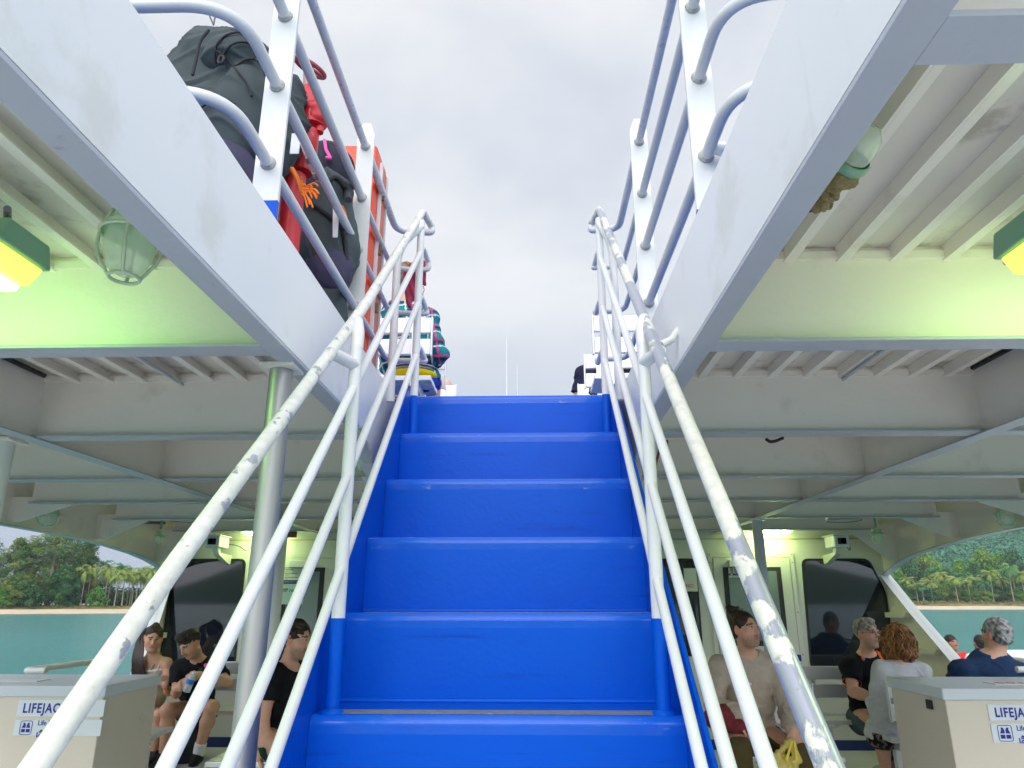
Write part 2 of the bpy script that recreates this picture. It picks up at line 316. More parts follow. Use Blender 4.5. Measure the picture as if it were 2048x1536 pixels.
# ship's side: arched upper web, corner plate and face plates
def side(x, sgn, lab):
    t = thing('ship_side', lab, 'ship side', (x, 6, 0), 'arched side frames')
    arch = [(YA, .572), (3.0, .57), (4.2, .555), (5.0, .535), (5.6, .522), (6.0, .507), (6.4, .482), (6.8, .444), (7.1, .40), (7.35, .345), (7.6, .261)]
    bb = MB(); bb.prism(arch+[(7.6, .9805), (YA, .9805)], x-.004, x+.004, 'x'); bb.build('upper_web', M_under, t)
    w_ = .075
    def face(path, nm, m, th=.008, wd=w_):
        bb = MB()
        for (ya, za), (yb, zb) in zip(path[:-1], path[1:]):
            bb.add([(x-wd/2, ya, za), (x+wd/2, ya, za), (x+wd/2, yb, zb), (x-wd/2, yb, zb), (x-wd/2, ya, za-th), (x+wd/2, ya, za-th), (x+wd/2, yb, zb-th), (x-wd/2, yb, zb-th)],
                   [(0, 3, 2, 1), (4, 5, 6, 7), (0, 1, 5, 4), (1, 2, 6, 5), (2, 3, 7, 6), (3, 0, 4, 7)])
        return bb.build(nm, m, t)
    face(arch, 'arch_face_plate', M_undershade)
    strut = [(7.6, .261), (7.12, -.097), (6.61, -.446), (6.1, -.80), (5.9, -.93)] if sgn > 0 else [(7.6, .261), (7.5, .0), (7.36, -.35), (7.2, -.70), (7.1, -.93)]
    bb = MB(); bb.prism(strut+[(7.6, -.93)], x-.004, x+.004, 'x'); bb.build('corner_plate', M_under, t)
    face(strut, 'strut_face_plate', M_white, .012, .11)
    for za, ya in (((-.10, 7.16), (-.40, 6.72), (-.70, 6.3)) if sgn > 0 else ((-.3, 7.42), (-.6, 7.3))):
        bb = MB(); bb.prism([(7.58, za), (ya, za), (ya+.06, za-.05), (7.58, za-.05)], x-sgn*.07 if sgn > 0 else x+.0045, x-.0045 if sgn > 0 else x+.07, 'x'); bb.build('bracket', M_under, t)
    bb = MB(); bb.box(x-.02, x+.02, -3, 9, FLOOR, -.93); bb.build('bulwark', M_white, t)
    for y in (5.10, 6.18, 7.25, 4.10):     # knees under the beams
        zz = np.interp(y, [p[0] for p in arch], [p[1] for p in arch])
        bb = MB(); bb.prism([(x-sgn*.0045, ZB+.05), (x-sgn*.0045, zz+.02), (x-sgn*.10, zz+.02), (x-sgn*.46, ZB-.012), (x-sgn*.46, ZB-.001), (x-sgn*.20, ZB-.001), (x-sgn*.19, ZB+.05)], y-.005, y+.005, 'y'); bb.build('knee', M_under, t)
side(XO_L, -1, 'left arched side of the deck open to the sea'); side(XO_R, 1, 'right arched side of the deck open to the sea')
# ================================================================ bulkhead with door and windows
bk = thing('bulkhead', 'cream cabin wall across the deck with dark windows and doors', 'wall', (0, YBK, FLOOR))
b = MB(); b.box(-3.86, 3.66, YBK, YBK+.08, FLOOR, .980); b.build('wall', M_wallm, bk)
b = MB(); b.box(-3.86, 3.66, YBK-.012, YBK-.001, .618, .630); b.build('seam', mat('yellowed_seam', (.55, .50, .22), .5, var=.2), bk)
b = MB(); b.box(-3.86, 3.66, YBK-.006, YBK-.001, FLOOR, FLOOR+.09); b.build('skirting', M_bluedeck, bk)
def window(poly, nm='window', lab=None):
    # rounded polygon in XZ on the wall
    P = fillet([(p[0], 0, p[1]) for p in poly]+[(poly[0][0], 0, poly[0][1]), (poly[1][0], 0, poly[1][1])], .07, 5)
    ring = [(p.x, p.z) for p in P[1:-1]]
    cx_ = sum(p[0] for p in ring)/len(ring); cz = sum(p[1] for p in ring)/len(ring)
    bb = MB(); bb.prism(ring, YBK-.010, YBK-.001, 'y'); g = bb.build('window', M_black, bk, label=lab)
    def sh(p, d):
        v = Vector((p[0]-cx_, p[1]-cz)); n = v.normalized(); return (p[0]-n.x*d, p[1]-n.y*d)
    ring2 = [sh(p, .028) for p in ring]
    bb = MB(); bb.prism(ring2, YBK-.0135, YBK-.0105, 'y'); bb.build('pane', M_glass, g)
window([(2.774, .425), (3.46, .425), (3.86 if False else 3.585, .10), (3.585, -.64), (2.74, -.64)], lab='wide dark window beside the right cabin door')
window([(-3.62, .432), (-3.0, .432), (-3.0, -.64), (-3.78, -.64), (-3.78, .10)], lab='wide dark window at the left end of the cabin wall')
window([(.9, .428), (1.70, .428), (1.70, -.52), (.9, -.52)], lab='dark window between the stair and the right cabin door')
window([(-1.95, .428), (-.9, .428), (-.9, -.52), (-1.95, -.52)], lab='dark window hidden behind the stair')
def door(x0, x1, zt, hinge, lab):
    fr = MB(); w_ = .045
    fr.box(x0, x1, YBK-.020, YBK-.001, zt-w_, zt); fr.box(x0, x0+w_, YBK-.020, YBK-.001, FLOOR+.02, zt-w_-.0005); fr.box(x1-w_, x1, YBK-.020, YBK-.001, FLOOR+.02, zt-w_-.0005)
    d = MB().box(x0+w_+.006, x1-w_-.006, YBK-.030, YBK-.001, FLOOR+.04, zt-w_-.006).build('door', M_wallm, bk, .004, lab)
    fr.build('frame', M_wallm, d, .003)
    wx0, wx1, wz0, wz1 = x0+.14, x1-.15, -.42, .34
    MB().box(wx0, wx1, YBK-.036, YBK-.0305, wz0, wz1).build('window_gasket', M_dark, d, .003)
    MB().box(wx0+.05, wx1-.05, YBK-.040, YBK-.0365, wz0+.05, wz1-.04).build('window_pane', M_frost, d)
    MB().box(wx0+.06, wx0+.30, YBK-.085, YBK-.031, zt-w_-.10, zt-w_-.03).build('door_closer', M_aluw, d, .004)
    hb = MB()
    for z in (.25, .08, -.6):
        hb.tube([(hinge, YBK-.036, z), (hinge, YBK-.036, z-.10)], .008, 8)
    hb.build('hinge', M_steel, d)
    sb = MB()
    for (sx_, sz_) in ((x0+.02, zt-.02), (x1-.02, zt-.02), (x0+.02, zt-.1), (x1-.02, zt-.1), (x1-.02, -.1), (x1-.02, -.5)): sb.lathe([(.0, -.0225), (.006, -.0225), (.006, -.0205)], (sx_, YBK, sz_), 8, (0, 1, 0))
    sb.build('screw', M_rustm, d)
    hx = x1-.10 if hinge < (x0+x1)/2 else x0+.10
    MB().tube(fillet([(hx, YBK-.031, -.50), (hx, YBK-.075, -.50), (hx-.10, YBK-.075, -.50)], .02, 4), .009, 8).build('handle', M_steel, d)
    return d, (wx0, wx1, wz0, wz1)
dR, wR = door(1.815, 2.695, .485, 1.86, 'right cabin door with a pale window and notices')
dL, wL = door(-2.72, -2.0, .485, -2.05, 'left cabin door with a notice sheet behind its glass')
M_paper = mat('notice_paper', (.70, .74, .66), .5, var=.02); M_paper2 = mat('aqua_notice_paper', (.42, .60, .60), .5, var=.12, nscale=14)
M_navyink = mat('navy_ink', (.01, .03, .22), .5); M_gink = mat('grey_ink', (.06, .08, .09), .6); M_redink = mat('red_ink', (.5, .05, .03), .5); M_wink = mat('white_ink', (.8, .8, .8), .5)
def notice(x0, zt, w_, h_, parent_lab, room=True):
    y = YBK-.042
    t = thing('notice_sheet', parent_lab, 'sign', (x0+w_/2, y, zt-h_), 'notices on the cabin doors')
    top = h_*.44 if room else h_*.78
    MB().box(x0, x0+w_, y-.002, y, zt-h_, zt).build('sheet', M_paper2 if room else M_paper, t)
    MB().box(x0+.001, x0+w_-.001, y-.0035, y-.0022, zt-top*.76, zt-.002).build('white_panel', M_paper, t)
    MB().box(x0+.0005, x0+w_-.0005, y-.0035, y-.0022, zt-top, zt-top*.765).build('blue_band', M_navyink, t)
    s = w_/.29
    for i, (a, c) in enumerate((('No Smoking', 'Thank you'), ('Pet is not Allowed', 'on board'), ('No Food and Drink', 'in cabin'))):
        zc = zt-top*.76*(i+.5)/3
        rb = MB(); rb.tube([(x0+.035*s+.012*s*math.cos(k*PI/8), y-.004, zc+.012*s*math.sin(k*PI/8)) for k in range(16)], .0018*s, 6, closed=True)
        rb.tube([(x0+.027*s, y-.004, zc+.008*s), (x0+.043*s, y-.004, zc-.008*s)], .0016*s, 6); rb.build('prohibition_symbol', M_redink, t)
        text(a, 'notice_line', M_gink, t, (x0+.065*s, y-.0038, zc+.001), .018*s, off=.0003)
        text(c, 'notice_line', M_gink, t, (x0+.065*s, y-.0038, zc-.014*s), .011*s)
    lb = MB(); lb.lathe([(0, 0), (.014*s, 0), (.014*s, -.0012)], (x0+.032*s, y-.0036, zt-top*.88), 16, (0, 1, 0)); lb.build('round_symbol', M_wink, t)
    text('Life Jacket under your seat', 'notice_line', M_wink, t, (x0+.06*s, y-.004, zt-top*.90), .014*s)
    if room:
        text('VIP room', 'notice_line', M_gink, t, (x0+.035, y-.0025, zt-h_*.66), .05, off=.001)
        text('฿', 'notice_line', M_gink, t, (x0+.20, y-.0025, zt-h_*.86), .05, off=.001)
    return t
notice(-2.62, .335, .27, .36, 'notice sheet with three red symbols on the left cabin door', True)
notice(2.01, .335, .26, .10*1.0, 'small notice with blue band at the top of the right cabin door glass', False)
t = thing('notice_sheet', 'small white notice at the edge of the window left of the right cabin door', 'sign', (1.60, YBK-.015, .12), 'notices on the cabin doors')
MB().box(1.56, 1.69, YBK-.018, YBK-.0145, .10, .33).build('sheet', M_paper, t); text('NO', 'notice_line', M_redink, t, (1.57, YBK-.019, .14), .05)
t = thing('fare_sign', 'blue strip sign with white lettering behind the man with a hair bun', 'sign', (2.4, YBK-.04, -.53))
MB().box(2.02, 2.66, YBK-.040, YBK-.0315, -.70, -.485).build('sheet', M_paper, t); MB().box(2.03, 2.65, YBK-.0425, YBK-.0405, -.56, -.50).build('blue_band', M_navyink, t)
text('VIP ROOM 100 THB', 'sign_text', M_wink, t, (2.04, YBK-.0435, -.551), .062, off=.0012, xs=1.02)
# ================================================================ STAIRCASE
st = thing('staircase', 'steep bright blue painted stair climbing to the upper deck', 'staircase', (XC, Y0, FLOOR))
def nos(i): return (Y0+GO*i, Z0+RIS*i)
for i in range(-4, 6):
    y, z = nos(i); yb = y+GO if i < 5 else y+.35
    r = .022; prof = [(y, z-RIS+.002)]+[(y+r-r*math.cos(k/6*PI/2), z-r+r*math.sin(k/6*PI/2)) for k in range(7)]+[(yb, z), (yb, z-.012), (y+.012, z-.012), (y+.012, z-RIS+.002)]
    bb = MB(); n = len(prof)
    bb.prism(prof, XL+.001, XR-.001, 'x')
    s_ = bb.build('step', M_bluep, st)
    bb = MB()
    for dx in (0,):
        pr_ = [(y-.002+.003, z-.062)]+[(y-.0012+r+.001-(r+.001)*math.cos(k/8*PI/2), z-r+(r+.0015)*math.sin(k/8*PI/2)) for k in range(9)]+[(y+.03, z+.0012), (y+.03, z+.0004), (y+r, z-.0), (y+.003, z-.03), (y+.002, z-.062)]
        bb.prism(pr_[:-4]+[(y+.030, z+.0012), (y+.030, z-.004), (y+.008, z-.020), (y+.006, z-.062)], XL+.004, XR-.004, 'x')
    bb.build('nosing', M_bluenose, s_)
    bb = MB(); x0, x1 = XL+.06, XR-.03
    bb.box(x0, x1, y+.040, y+.105, z+.0004, z+.0022); bb.build('grip_strip', M_strip, s_)
    bb = MB(); bb.tube([(XL+.004, y+GO-.002, z+.004), (XR-.004, y+GO-.002, z+.004)], .008, 8); 
    if i < 5: bb.build('weld_bead', M_bluep, s_)
nrm = Vector((0, -RIS, GO)).normalized()
for sgn, x in ((-1, XL), (1, XR)):
    A = [nos(-4.3), nos(5)]; off = .195
    ya, za = A[0]; yb, zb = A[1]
    poly = [(ya+nrm.y*off, za+nrm.z*off), (yb+nrm.y*off+.02, DK), (yb+.33, DK), (yb+.33, DK-.22), (ya+.30, FLOOR), (ya+nrm.y*off, FLOOR)]
    bb = MB(); bb.prism(poly, x if sgn > 0 else x-.012, x+.012 if sgn > 0 else x, 'x'); bb.build('stringer', M_bluep, st, .002)
# worn steel rails ------------------------------------------------------------
def stair_rail(sgn, lab, mh):
    xp, xh = XC+sgn*.4534, XC+sgn*.4734
    t = thing('stair_railing', lab, 'railing', (xp, 2.1, Z0), 'railings on both sides of the stair')
    m_ = .9377
    def on(c, y): return m_*y+c
    dx = sgn
    # rails: incline, loop past the top post, cross outward and run aft as the deck guard rail
    zg = [1.94, 1.68, 1.43, 1.17]
    for j, (c, r) in enumerate(((-1.15, .0185), (-1.37 if sgn > 0 else -1.335, .0138), (-1.64 if sgn > 0 else -1.61, .0138), (-1.91 if sgn > 0 else -1.88, .0138))):
        x0 = xh if j == 0 else xp
        ylo = .62 if j == 0 else .55
        yt = 3.30 if j else 3.37
        zt = on(c, yt)
        pts = [(x0+dx*(.0 if j else .0), ylo, on(c, ylo)), (x0, yt, zt), (xp-dx*.015, yt+.10, zt-.035), (xp-dx*.02, yt+.10, zg[j]-.0), (FL-.037 if sgn < 0 else FR+.037, yt+.09, zg[j]), (FL-.037 if sgn < 0 else FR+.037, 2.72, zg[j])]
        # upper hook and guard part is its own piece in weathered paint
        inc = fillet(pts[:3], .03, 5)
        if j == 0 and sgn < 0: inc = fillet([(-.650, ylo, on(c, ylo)), (-.643, 1.25, on(c, 1.25)), (-.580, 2.25, on(c, 2.25))]+[tuple(p_) for p_ in pts[1:3]], [.2, .2, .03], 6)
        MB().tube(inc, r, 16).build('handrail' if j == 0 else 'sloping_rail', mh if j == 0 else M_post, t)
        gd = fillet([pts[2], pts[3], pts[4], pts[5]], [.05, .10], 6)
        MB().tube(gd, min(r, .019), 14).build('return_rail', M_railrough if j == 0 else M_rail, t)
    # posts
    def post(y, z0, ztop, r, blue_to):
        pts = [(xp, y, blue_to), (xp, y, ztop)]
        if ztop > 1.0 and y < 2.5: pass
        p = MB().tube(pts, r, 16).build('post', M_post, t)
        MB().tube([(xp, y, z0), (xp, y, blue_to+.0005)], r+.0008, 16).build('blue_foot', M_bluep, p)
        MB().lathe([(r+.014, 0), (r+.012, .006), (r+.002, .012)], (xp, y, z0), 16).build('weld_ring', M_bluep, p)
        return p
    post(3.22, nos(4)[1], on(-1.15, 3.22)-.005, .0185, .93)
    pm = post(2.11, nos(0)[1], on(-1.15, 2.11)-.05, .0195, -.045)
    MB().tube(fillet([(xp, 2.11, on(-1.15, 2.11)-.06), (xp, 2.12, on(-1.15, 2.11)-.0), (xh, 2.17, on(-1.15, 2.17))], .03, 5), .0205, 14).build('elbow', M_post, pm)
    MB().tube([(xp, 2.11, on(-1.15, 2.11)-.115), (xh+sgn*(.012 if sgn > 0 else .022), 2.0, on(-1.15, 2.0)-.01)], .0195, 14).build('stub', M_post, pm)
    # lower post near the foot of the stair (outside the picture) carries the rails
    post(.75, FLOOR, on(-1.15, .75), .0215, FLOOR+.2)
    # corner post standing on the coaming, joined to the top post by an elbow
    xq = FL+.045 if sgn < 0 else FR-.045
    MB().tube(fillet([(xq, 3.12, DK-.12), (xq, 3.12, 1.66), (xp, 3.21, 1.83)], .09, 8), .019, 14).build('corner_post', M_post, t)
    return t
stair_rail(-1, 'white stair railing on the left with worn handrail', M_peelL)
stair_rail(1, 'white stair railing on the right with badly flaking handrail', M_peelR)
M_weld = mat('dirty_weld', (.50, .49, .46), .7, var=.3, nscale=60, bump=.4, bscale=150, spots=[((.14, .11, .07), .8, 60., .56)])
# deck guard railings with flat bars
def guard(sgn, lab):
    xi = FL if sgn < 0 else FR; xa, xb = (xi-.075, xi) if sgn < 0 else (xi, xi+.075); xm = (xa+xb)/2
    t = thing('guard_railing', lab, 'railing', (xm, 2.2, DK), 'guard railings beside the stair opening')
    for y in (1.70, 2.70):
        top = 2.06; zf = 1.0525 if sgn < 0 else 1.0055
        poly = [(xa, zf), (xb, zf), (xb, top-.06), (xb-.02 if sgn < 0 else xb-.02, top), (xa+.02, top), (xa, top-.06)] if y > 2 else [(xa, zf), (xb, zf), (xb, top+.04), (xa, top+.04)]
        p = MB().prism(poly, y-.006, y+.006, 'y').build('flat_post', M_post, t)
        MB().box(xa, xb, y-.0065, y+.0065, DK-.0005, 1.052 if sgn < 0 else 1.005).build('blue_foot', M_bluep, p)
    for k, z in enumerate((1.94, 1.68, 1.43, 1.17)):
        mrl = M_railrough if k == 0 else M_rail
        MB().tube([(xm, 1.707, z), (xm, 2.693, z)], .0165, 14).build('guard_rail', mrl, t)
        MB().lathe([(.0166, 0), (.023, .001), (.021, .006), (.0166, .011)], (xm, 1.694, z), 14, (0, -1, 0)).build('weld_collar', M_weld, t); MB().lathe([(.0166, 0), (.023, .001), (.021, .006), (.0166, .011)], (xm, 2.694, z), 14, (0, -1, 0)).build('weld_collar', M_weld, t)
        yy = 1.40
        MB().tube(fillet([(xm, 1.693, z), (xm, yy, z), (xm+sgn*1.5, yy, z)], .15, 10), .0165, 14).build('guard_rail', mrl, t)
    for y in (1.40,):
        MB().tube([(xm+sgn*1.5, y, DK), (xm+sgn*1.5, y, 1.96)], .019, 12).build('round_post', M_post, t)
    if sgn > 0:
        MB().lathe([(0, -.02), (.018, -.02), (.02, 0), (.02, .01), (.012, .012)], (xb-.004, 1.655, 1.17), 12, (.3, -.4, 1)).build('mooring_cleat', M_aluw, t)
guard(-1, 'white guard railing left of the stair opening on the upper deck'); guard(1, 'white guard railing right of the stair opening on the upper deck')
# small broken bracket on the right railing
t = MB().tube([(.395, 2.02, .74), (.43, 2.03, .76), (.455, 2.04, .80)], [.012, .012, .009], 8).build('bent_bracket', M_post); tag(t, 'small white bent metal bracket behind the right handrail', 'bracket')
# pillars
def pillar(name, x, y, r, m, z1, lab):
    t = thing(name, lab, 'pillar', (x, y, FLOOR))
    MB().tube([(x, y, FLOOR), (x, y, z1-.012)], r, 28).build('shaft', m, t)
    MB().box(x-r*1.5, x+r*1.5, y-r*1.5, y+r*1.5, z1-.012, z1-.001).build('head_plate', M_under, t)
pillar('steel_pillar', -.752, 2.02, .034, M_steel, ZB, 'shiny stainless steel pillar behind the left stair railing')
pillar('white_pillar', GXL+.03, 6.18, .043, M_post, ZB-.008, 'white pillar under the left girder near the cabin door')
pillar('white_pillar', GXR, 6.18, .043, mat('grey_post_paint', (.5, .52, .56), .4), ZB-.008, 'grey painted pillar under the right girder before the cabin door')
pillar('white_pillar', GXL-.13, 2.99, .043, M_post, ZB, 'white pillar at the left edge of the view')
# ================================================================ implicit-surface modeller (bodies, bags, hair, cloth)
A_ = lambda v: np.array([v[0], v[1], v[2]], float)
class SDF:
    def __init__(s, lo, hi, h):
        s.h = h; s.lo = A_(lo); n = np.ceil((A_(hi)-s.lo)/h).astype(int)+1; s.n = n
        s.F = np.full(n, 10., np.float32); s.ax = [(s.lo[i]+h*np.arange(n[i])).astype(np.float32) for i in range(3)]
    def _put(s, lo, hi, fn, k, op):
        m = k+3*s.h; i0 = np.maximum(np.floor((lo-m-s.lo)/s.h).astype(int), 0); i1 = np.minimum(np.ceil((hi+m-s.lo)/s.h).astype(int)+1, s.n)
        if (i1 <= i0).any(): return s
        sl = tuple(slice(a, b_) for a, b_ in zip(i0, i1))
        X = s.ax[0][sl[0]][:, None, None]; Y = s.ax[1][sl[1]][None, :, None]; Z = s.ax[2][sl[2]][None, None, :]
        d = fn(X, Y, Z); a = s.F[sl]
        if op == 'u':
            h_ = np.maximum(k-np.abs(a-d), 0)/max(k, 1e-6); s.F[sl] = np.minimum(a, d)-h_*h_*k*.25
        elif op == 's':
            h_ = np.maximum(k-np.abs(a+d), 0)/max(k, 1e-6); s.F[sl] = np.maximum(a, -d)+h_*h_*k*.25
        return s
    def cap(s, a, b_, r1, r2=None, k=.01, flat=None, op='u', ends=True):
        a = A_(a); b_ = A_(b_); r2 = r1 if r2 is None else r2; ab = b_-a; L2 = max(float(ab@ab), 1e-9); L = math.sqrt(L2)
        R_ = max(r1, r2)*(flat[1] if flat and flat[1] > 1 else 1)
        def fn(X, Y, Z):
            px, py, pz = X-a[0], Y-a[1], Z-a[2]
            t_ = (px*ab[0]+py*ab[1]+pz*ab[2])/L2; t = np.clip(t_, 0, 1)
            qx, qy, qz = px-ab[0]*t, py-ab[1]*t, pz-ab[2]*t
            if flat:
                f = A_(flat[0]); f = f/np.linalg.norm(f); c = (qx*f[0]+qy*f[1]+qz*f[2])*(1-1/flat[1]); qx = qx-c*f[0]; qy = qy-c*f[1]; qz = qz-c*f[2]
            if ends: return np.sqrt(qx*qx+qy*qy+qz*qz)-(r1+(r2-r1)*t)
            ax_ = np.maximum(-t_, t_-1)*L; c2 = (t_-t)
            rx, ry, rz = qx-ab[0]*c2, qy-ab[1]*c2, qz-ab[2]*c2
            return np.maximum(np.sqrt(rx*rx+ry*ry+rz*rz)-(r1+(r2-r1)*t), ax_)
        return s._put(np.minimum(a, b_)-R_, np.maximum(a, b_)+R_, fn, k, op)
    def ell(s, c, r, M=None, k=.01, op='u'):
        c = A_(c); r = A_(r); R_ = float(max(r)); M = np.eye(3) if M is None else M
        def fn(X, Y, Z):
            p = [X-c[0], Y-c[1], Z-c[2]]; q = [(M[0, i]*p[0]+M[1, i]*p[1]+M[2, i]*p[2]) for i in range(3)]
            k0 = np.sqrt((q[0]/r[0])**2+(q[1]/r[1])**2+(q[2]/r[2])**2); k1 = np.sqrt((q[0]/r[0]**2)**2+(q[1]/r[1]**2)**2+(q[2]/r[2]**2)**2)
            return k0*(k0-1)/np.maximum(k1, 1e-5)
        return s._put(c-R_, c+R_, fn, k, op)
    def box(s, c, hf, M=None, rd=.01, k=.01, op='u'):
        c = A_(c); hf = A_(hf); R_ = float(np.linalg.norm(hf)); M = np.eye(3) if M is None else M
        def fn(X, Y, Z):
            p = [X-c[0], Y-c[1], Z-c[2]]; q = [np.abs(M[0, i]*p[0]+M[1, i]*p[1]+M[2, i]*p[2])-(hf[i]-rd) for i in range(3)]
            o = np.sqrt(np.maximum(q[0], 0)**2+np.maximum(q[1], 0)**2+np.maximum(q[2], 0)**2)
            return o+np.minimum(np.maximum(q[0], np.maximum(q[1], q[2])), 0)-rd
        return s._put(c-R_, c+R_, fn, k, op)
    def mesh(s, name, m, parent=None, col=None, disp=None, label=None, decim=0):
        F, h = s.F, s.h; ins = F < 0
        c = np.zeros(tuple(x-1 for x in F.shape), np.uint8); cs = [(i, j, k) for i in (0, 1) for j in (0, 1) for k in (0, 1)]
        sh = lambda A, o: A[o[0]:A.shape[0]-1+o[0], o[1]:A.shape[1]-1+o[1], o[2]:A.shape[2]-1+o[2]]
        for o in cs: c += sh(ins, o)
        act = (c > 0) & (c < 8); ix = np.argwhere(act)
        ids = np.full(act.shape, -1, np.int32); ids[tuple(ix.T)] = np.arange(len(ix))
        V = np.zeros((len(ix), 3)); cnt = np.zeros(len(ix)); fv = {o: F[tuple((ix+np.array(o)).T)] for o in cs}
        for o in cs:
            for d in range(3):
                if o[d] == 0:
                    o2 = tuple(o[i]+(i == d) for i in range(3)); a, b_ = fv[o], fv[o2]; mk = (a < 0) != (b_ < 0)
                    t = np.where(mk, a/np.where(mk, a-b_, 1), 0); P = np.tile(np.array(o, float), (len(ix), 1)); P[:, d] += t
                    V += P*mk[:, None]; cnt += mk
        V = s.lo+(V/np.maximum(cnt, 1)[:, None]+ix)*h
        G = np.stack([sum((1 if o[d] else -1)*fv[o] for o in cs) for d in range(3)], 1); G /= np.maximum(np.linalg.norm(G, axis=1), 1e-6)[:, None]
        Q = []
        for d in range(3):
            e = [0, 0, 0]; e[d] = 1; A0 = ins[tuple(slice(0, F.shape[i]-e[i]) for i in range(3))]; A1 = ins[tuple(slice(e[i], F.shape[i]) for i in range(3))]
            x = np.argwhere(A0 != A1); u, v = (d+1) % 3, (d+2) % 3
            ok = (x[:, u] > 0) & (x[:, v] > 0) & (x[:, u] < F.shape[u]-1) & (x[:, v] < F.shape[v]-1); x = x[ok]
            eu = np.zeros(3, int); eu[u] = 1; ev = np.zeros(3, int); ev[v] = 1
            q = np.stack([ids[tuple((x-eu-ev).T)], ids[tuple((x-ev).T)], ids[tuple(x.T)], ids[tuple((x-eu).T)]], 1)
            fl = ins[tuple(x.T)]; q[~fl] = q[~fl][:, ::-1]; Q.append(q)
        Q = np.concatenate(Q); Q = Q[(Q >= 0).all(1)]
        C = col(V) if col is not None else None
        if disp is not None: V = V+G*disp(V)[:, None]
        me = bpy.data.meshes.new(name); me.vertices.add(len(V)); me.vertices.foreach_set('co', V.astype(np.float32).ravel())
        me.loops.add(Q.size); me.polygons.add(len(Q)); me.loops.foreach_set('vertex_index', Q.astype(np.int32).ravel())
        me.polygons.foreach_set('loop_start', np.arange(0, Q.size, 4, dtype=np.int32))
        me.update(calc_edges=True); me.validate(); me.polygons.foreach_set('use_smooth', np.ones(len(me.polygons), bool))
        if C is not None:
            at_ = me.color_attributes.new('col', 'FLOAT_COLOR', 'POINT'); cc = np.ones((len(V), 4), np.float32); cc[:, :3] = C; at_.data.foreach_set('color', cc.ravel())
        me.materials.append(m); o = bpy.data.objects.new(name, me); sc.collection.objects.link(o)
        if parent is not None: o.parent = parent; o.matrix_parent_inverse = wmat(parent).inverted()
        if label: o['label'] = label
        return o
def onsurf(f, x, y, Ya, lift=.004, span=.5):
    """first point of the modelled surface met along the line of sight through a pixel, starting at depth Ya"""
    p0 = at(x, y, Ya); d = p0.normalized()
    for i in range(int(span/.004)):
        p = p0+d*(.004*i); k = [int(round((p[j]-f.lo[j])/f.h)) for j in range(3)]
        if all(0 <= k[j] < f.F.shape[j] for j in range(3)) and f.F[tuple(k)] < .002: return p-d*lift
    return p0+d*.2
def wob(V, f, seed=0.):                 # smooth pseudo-noise on points
    x, y, z = V[:, 0]*f+seed, V[:, 1]*f+seed*1.7, V[:, 2]*f+seed*.6
    return (np.sin(x+1.7*np.sin(y*.9+z*.4))+np.sin(y*1.13+1.5*np.sin(z*.8+x*.5))+np.sin(z*1.07+1.6*np.sin(x*.9-y*.6)))/3
# ================================================================ lamps under the deck
E_tube = emit('lit_tube_green', (.72, 1.0, .48), 9.0)
M_lens = mat('ribbed_lamp_lens', (.55, .80, .35), .3, var=.08, nscale=30, stretch=(1, 8, 1)); M_lensy = emit('yellow_lamp_lens', (.78, .86, .14), .75)
E_lensL = emit('glowing_lens', (.46, 1.0, .28), 10.0); E_lensR = emit('glowing_lens_right', (.66, 1.0, .38), 9.0); E_far = emit('far_glowing_lens', (.80, 1.0, .42), 24.0)
def tubelamp(x0, x1, y0, y1, z0, z1, E, lab, end):
    t = thing('ceiling_lamp', lab, 'lamp', ((x0+x1)/2, (y0+y1)/2, z1), 'lit strip lamps under the deck')
    bb = MB(); zm = z0+(z1-z0)*.55
    bb.prism([(y0-.01, zm), (y1+.01, zm), (y1-.01, z1), (y0+.01, z1)], x0-.01, x1+.01, 'x'); bb.build('housing', M_green, t, .006)
    bb = MB(); bb.prism([(y0, zm-.001), (y0+.03, z0), (y1-.03, z0), (y1, zm-.001)], x0+.03, x1-.03, 'x'); bb.build('lens', E, t, .01)
    for s_, xa, xb in ((0, x0, x0+.029), (1, x1-.029, x1)):
        bb = MB(); bb.prism([(y0, zm-.001), (y0+.035, z0+.012), (y1-.035, z0+.012), (y1, zm-.001)], xa, xb, 'x'); bb.build('lens_end', M_lensy, t, .006)
    xx = x1-.05 if end > 0 else x0+.05
    bb = MB(); bb.tube(fillet([(xx, (y0+y1)/2, z1-.0), (xx, (y0+y1)/2-.0, z1+.02), (xx+end*.05, (y0+y1)/2-.07, z1+.02)], .01, 3), .008, 8); bb.build('clip', M_wire, t)
    for xh_ in (x0+.12, x1-.12): MB().tube([(xh_, (y0+y1)/2, z1-.002), (xh_, (y0+y1)/2, .981)], .008, 8).build('hanger', M_wire, t)
    return t
tubelamp(-1.95, -1.165, 1.36, 1.52, .690, .82, E_lensL, 'lit green glowing strip lamp under the deck at the left edge', 1)
tubelamp(1.09, 1.86, 1.36, 1.52, .690, .82, E_lensR, 'lit yellowish strip lamp under the deck at the right edge', -1)
tubelamp(2.24, 2.64, 7.34, 7.46, .66, .73, E_far, 'small lit strip lamp above the right cabin door', 1)
tubelamp(-3.0, -2.6, 7.34, 7.46, .66, .73, E_far, 'small lit strip lamp above the left cabin door', 1)
for x, y, lab in ((-.2, 6.7, 'lit strip lamp hidden ahead of the stair'),):
    tubelamp(x-.25, x+.25, y-.06, y+.06, .86, .93, E_far, lab, 1)
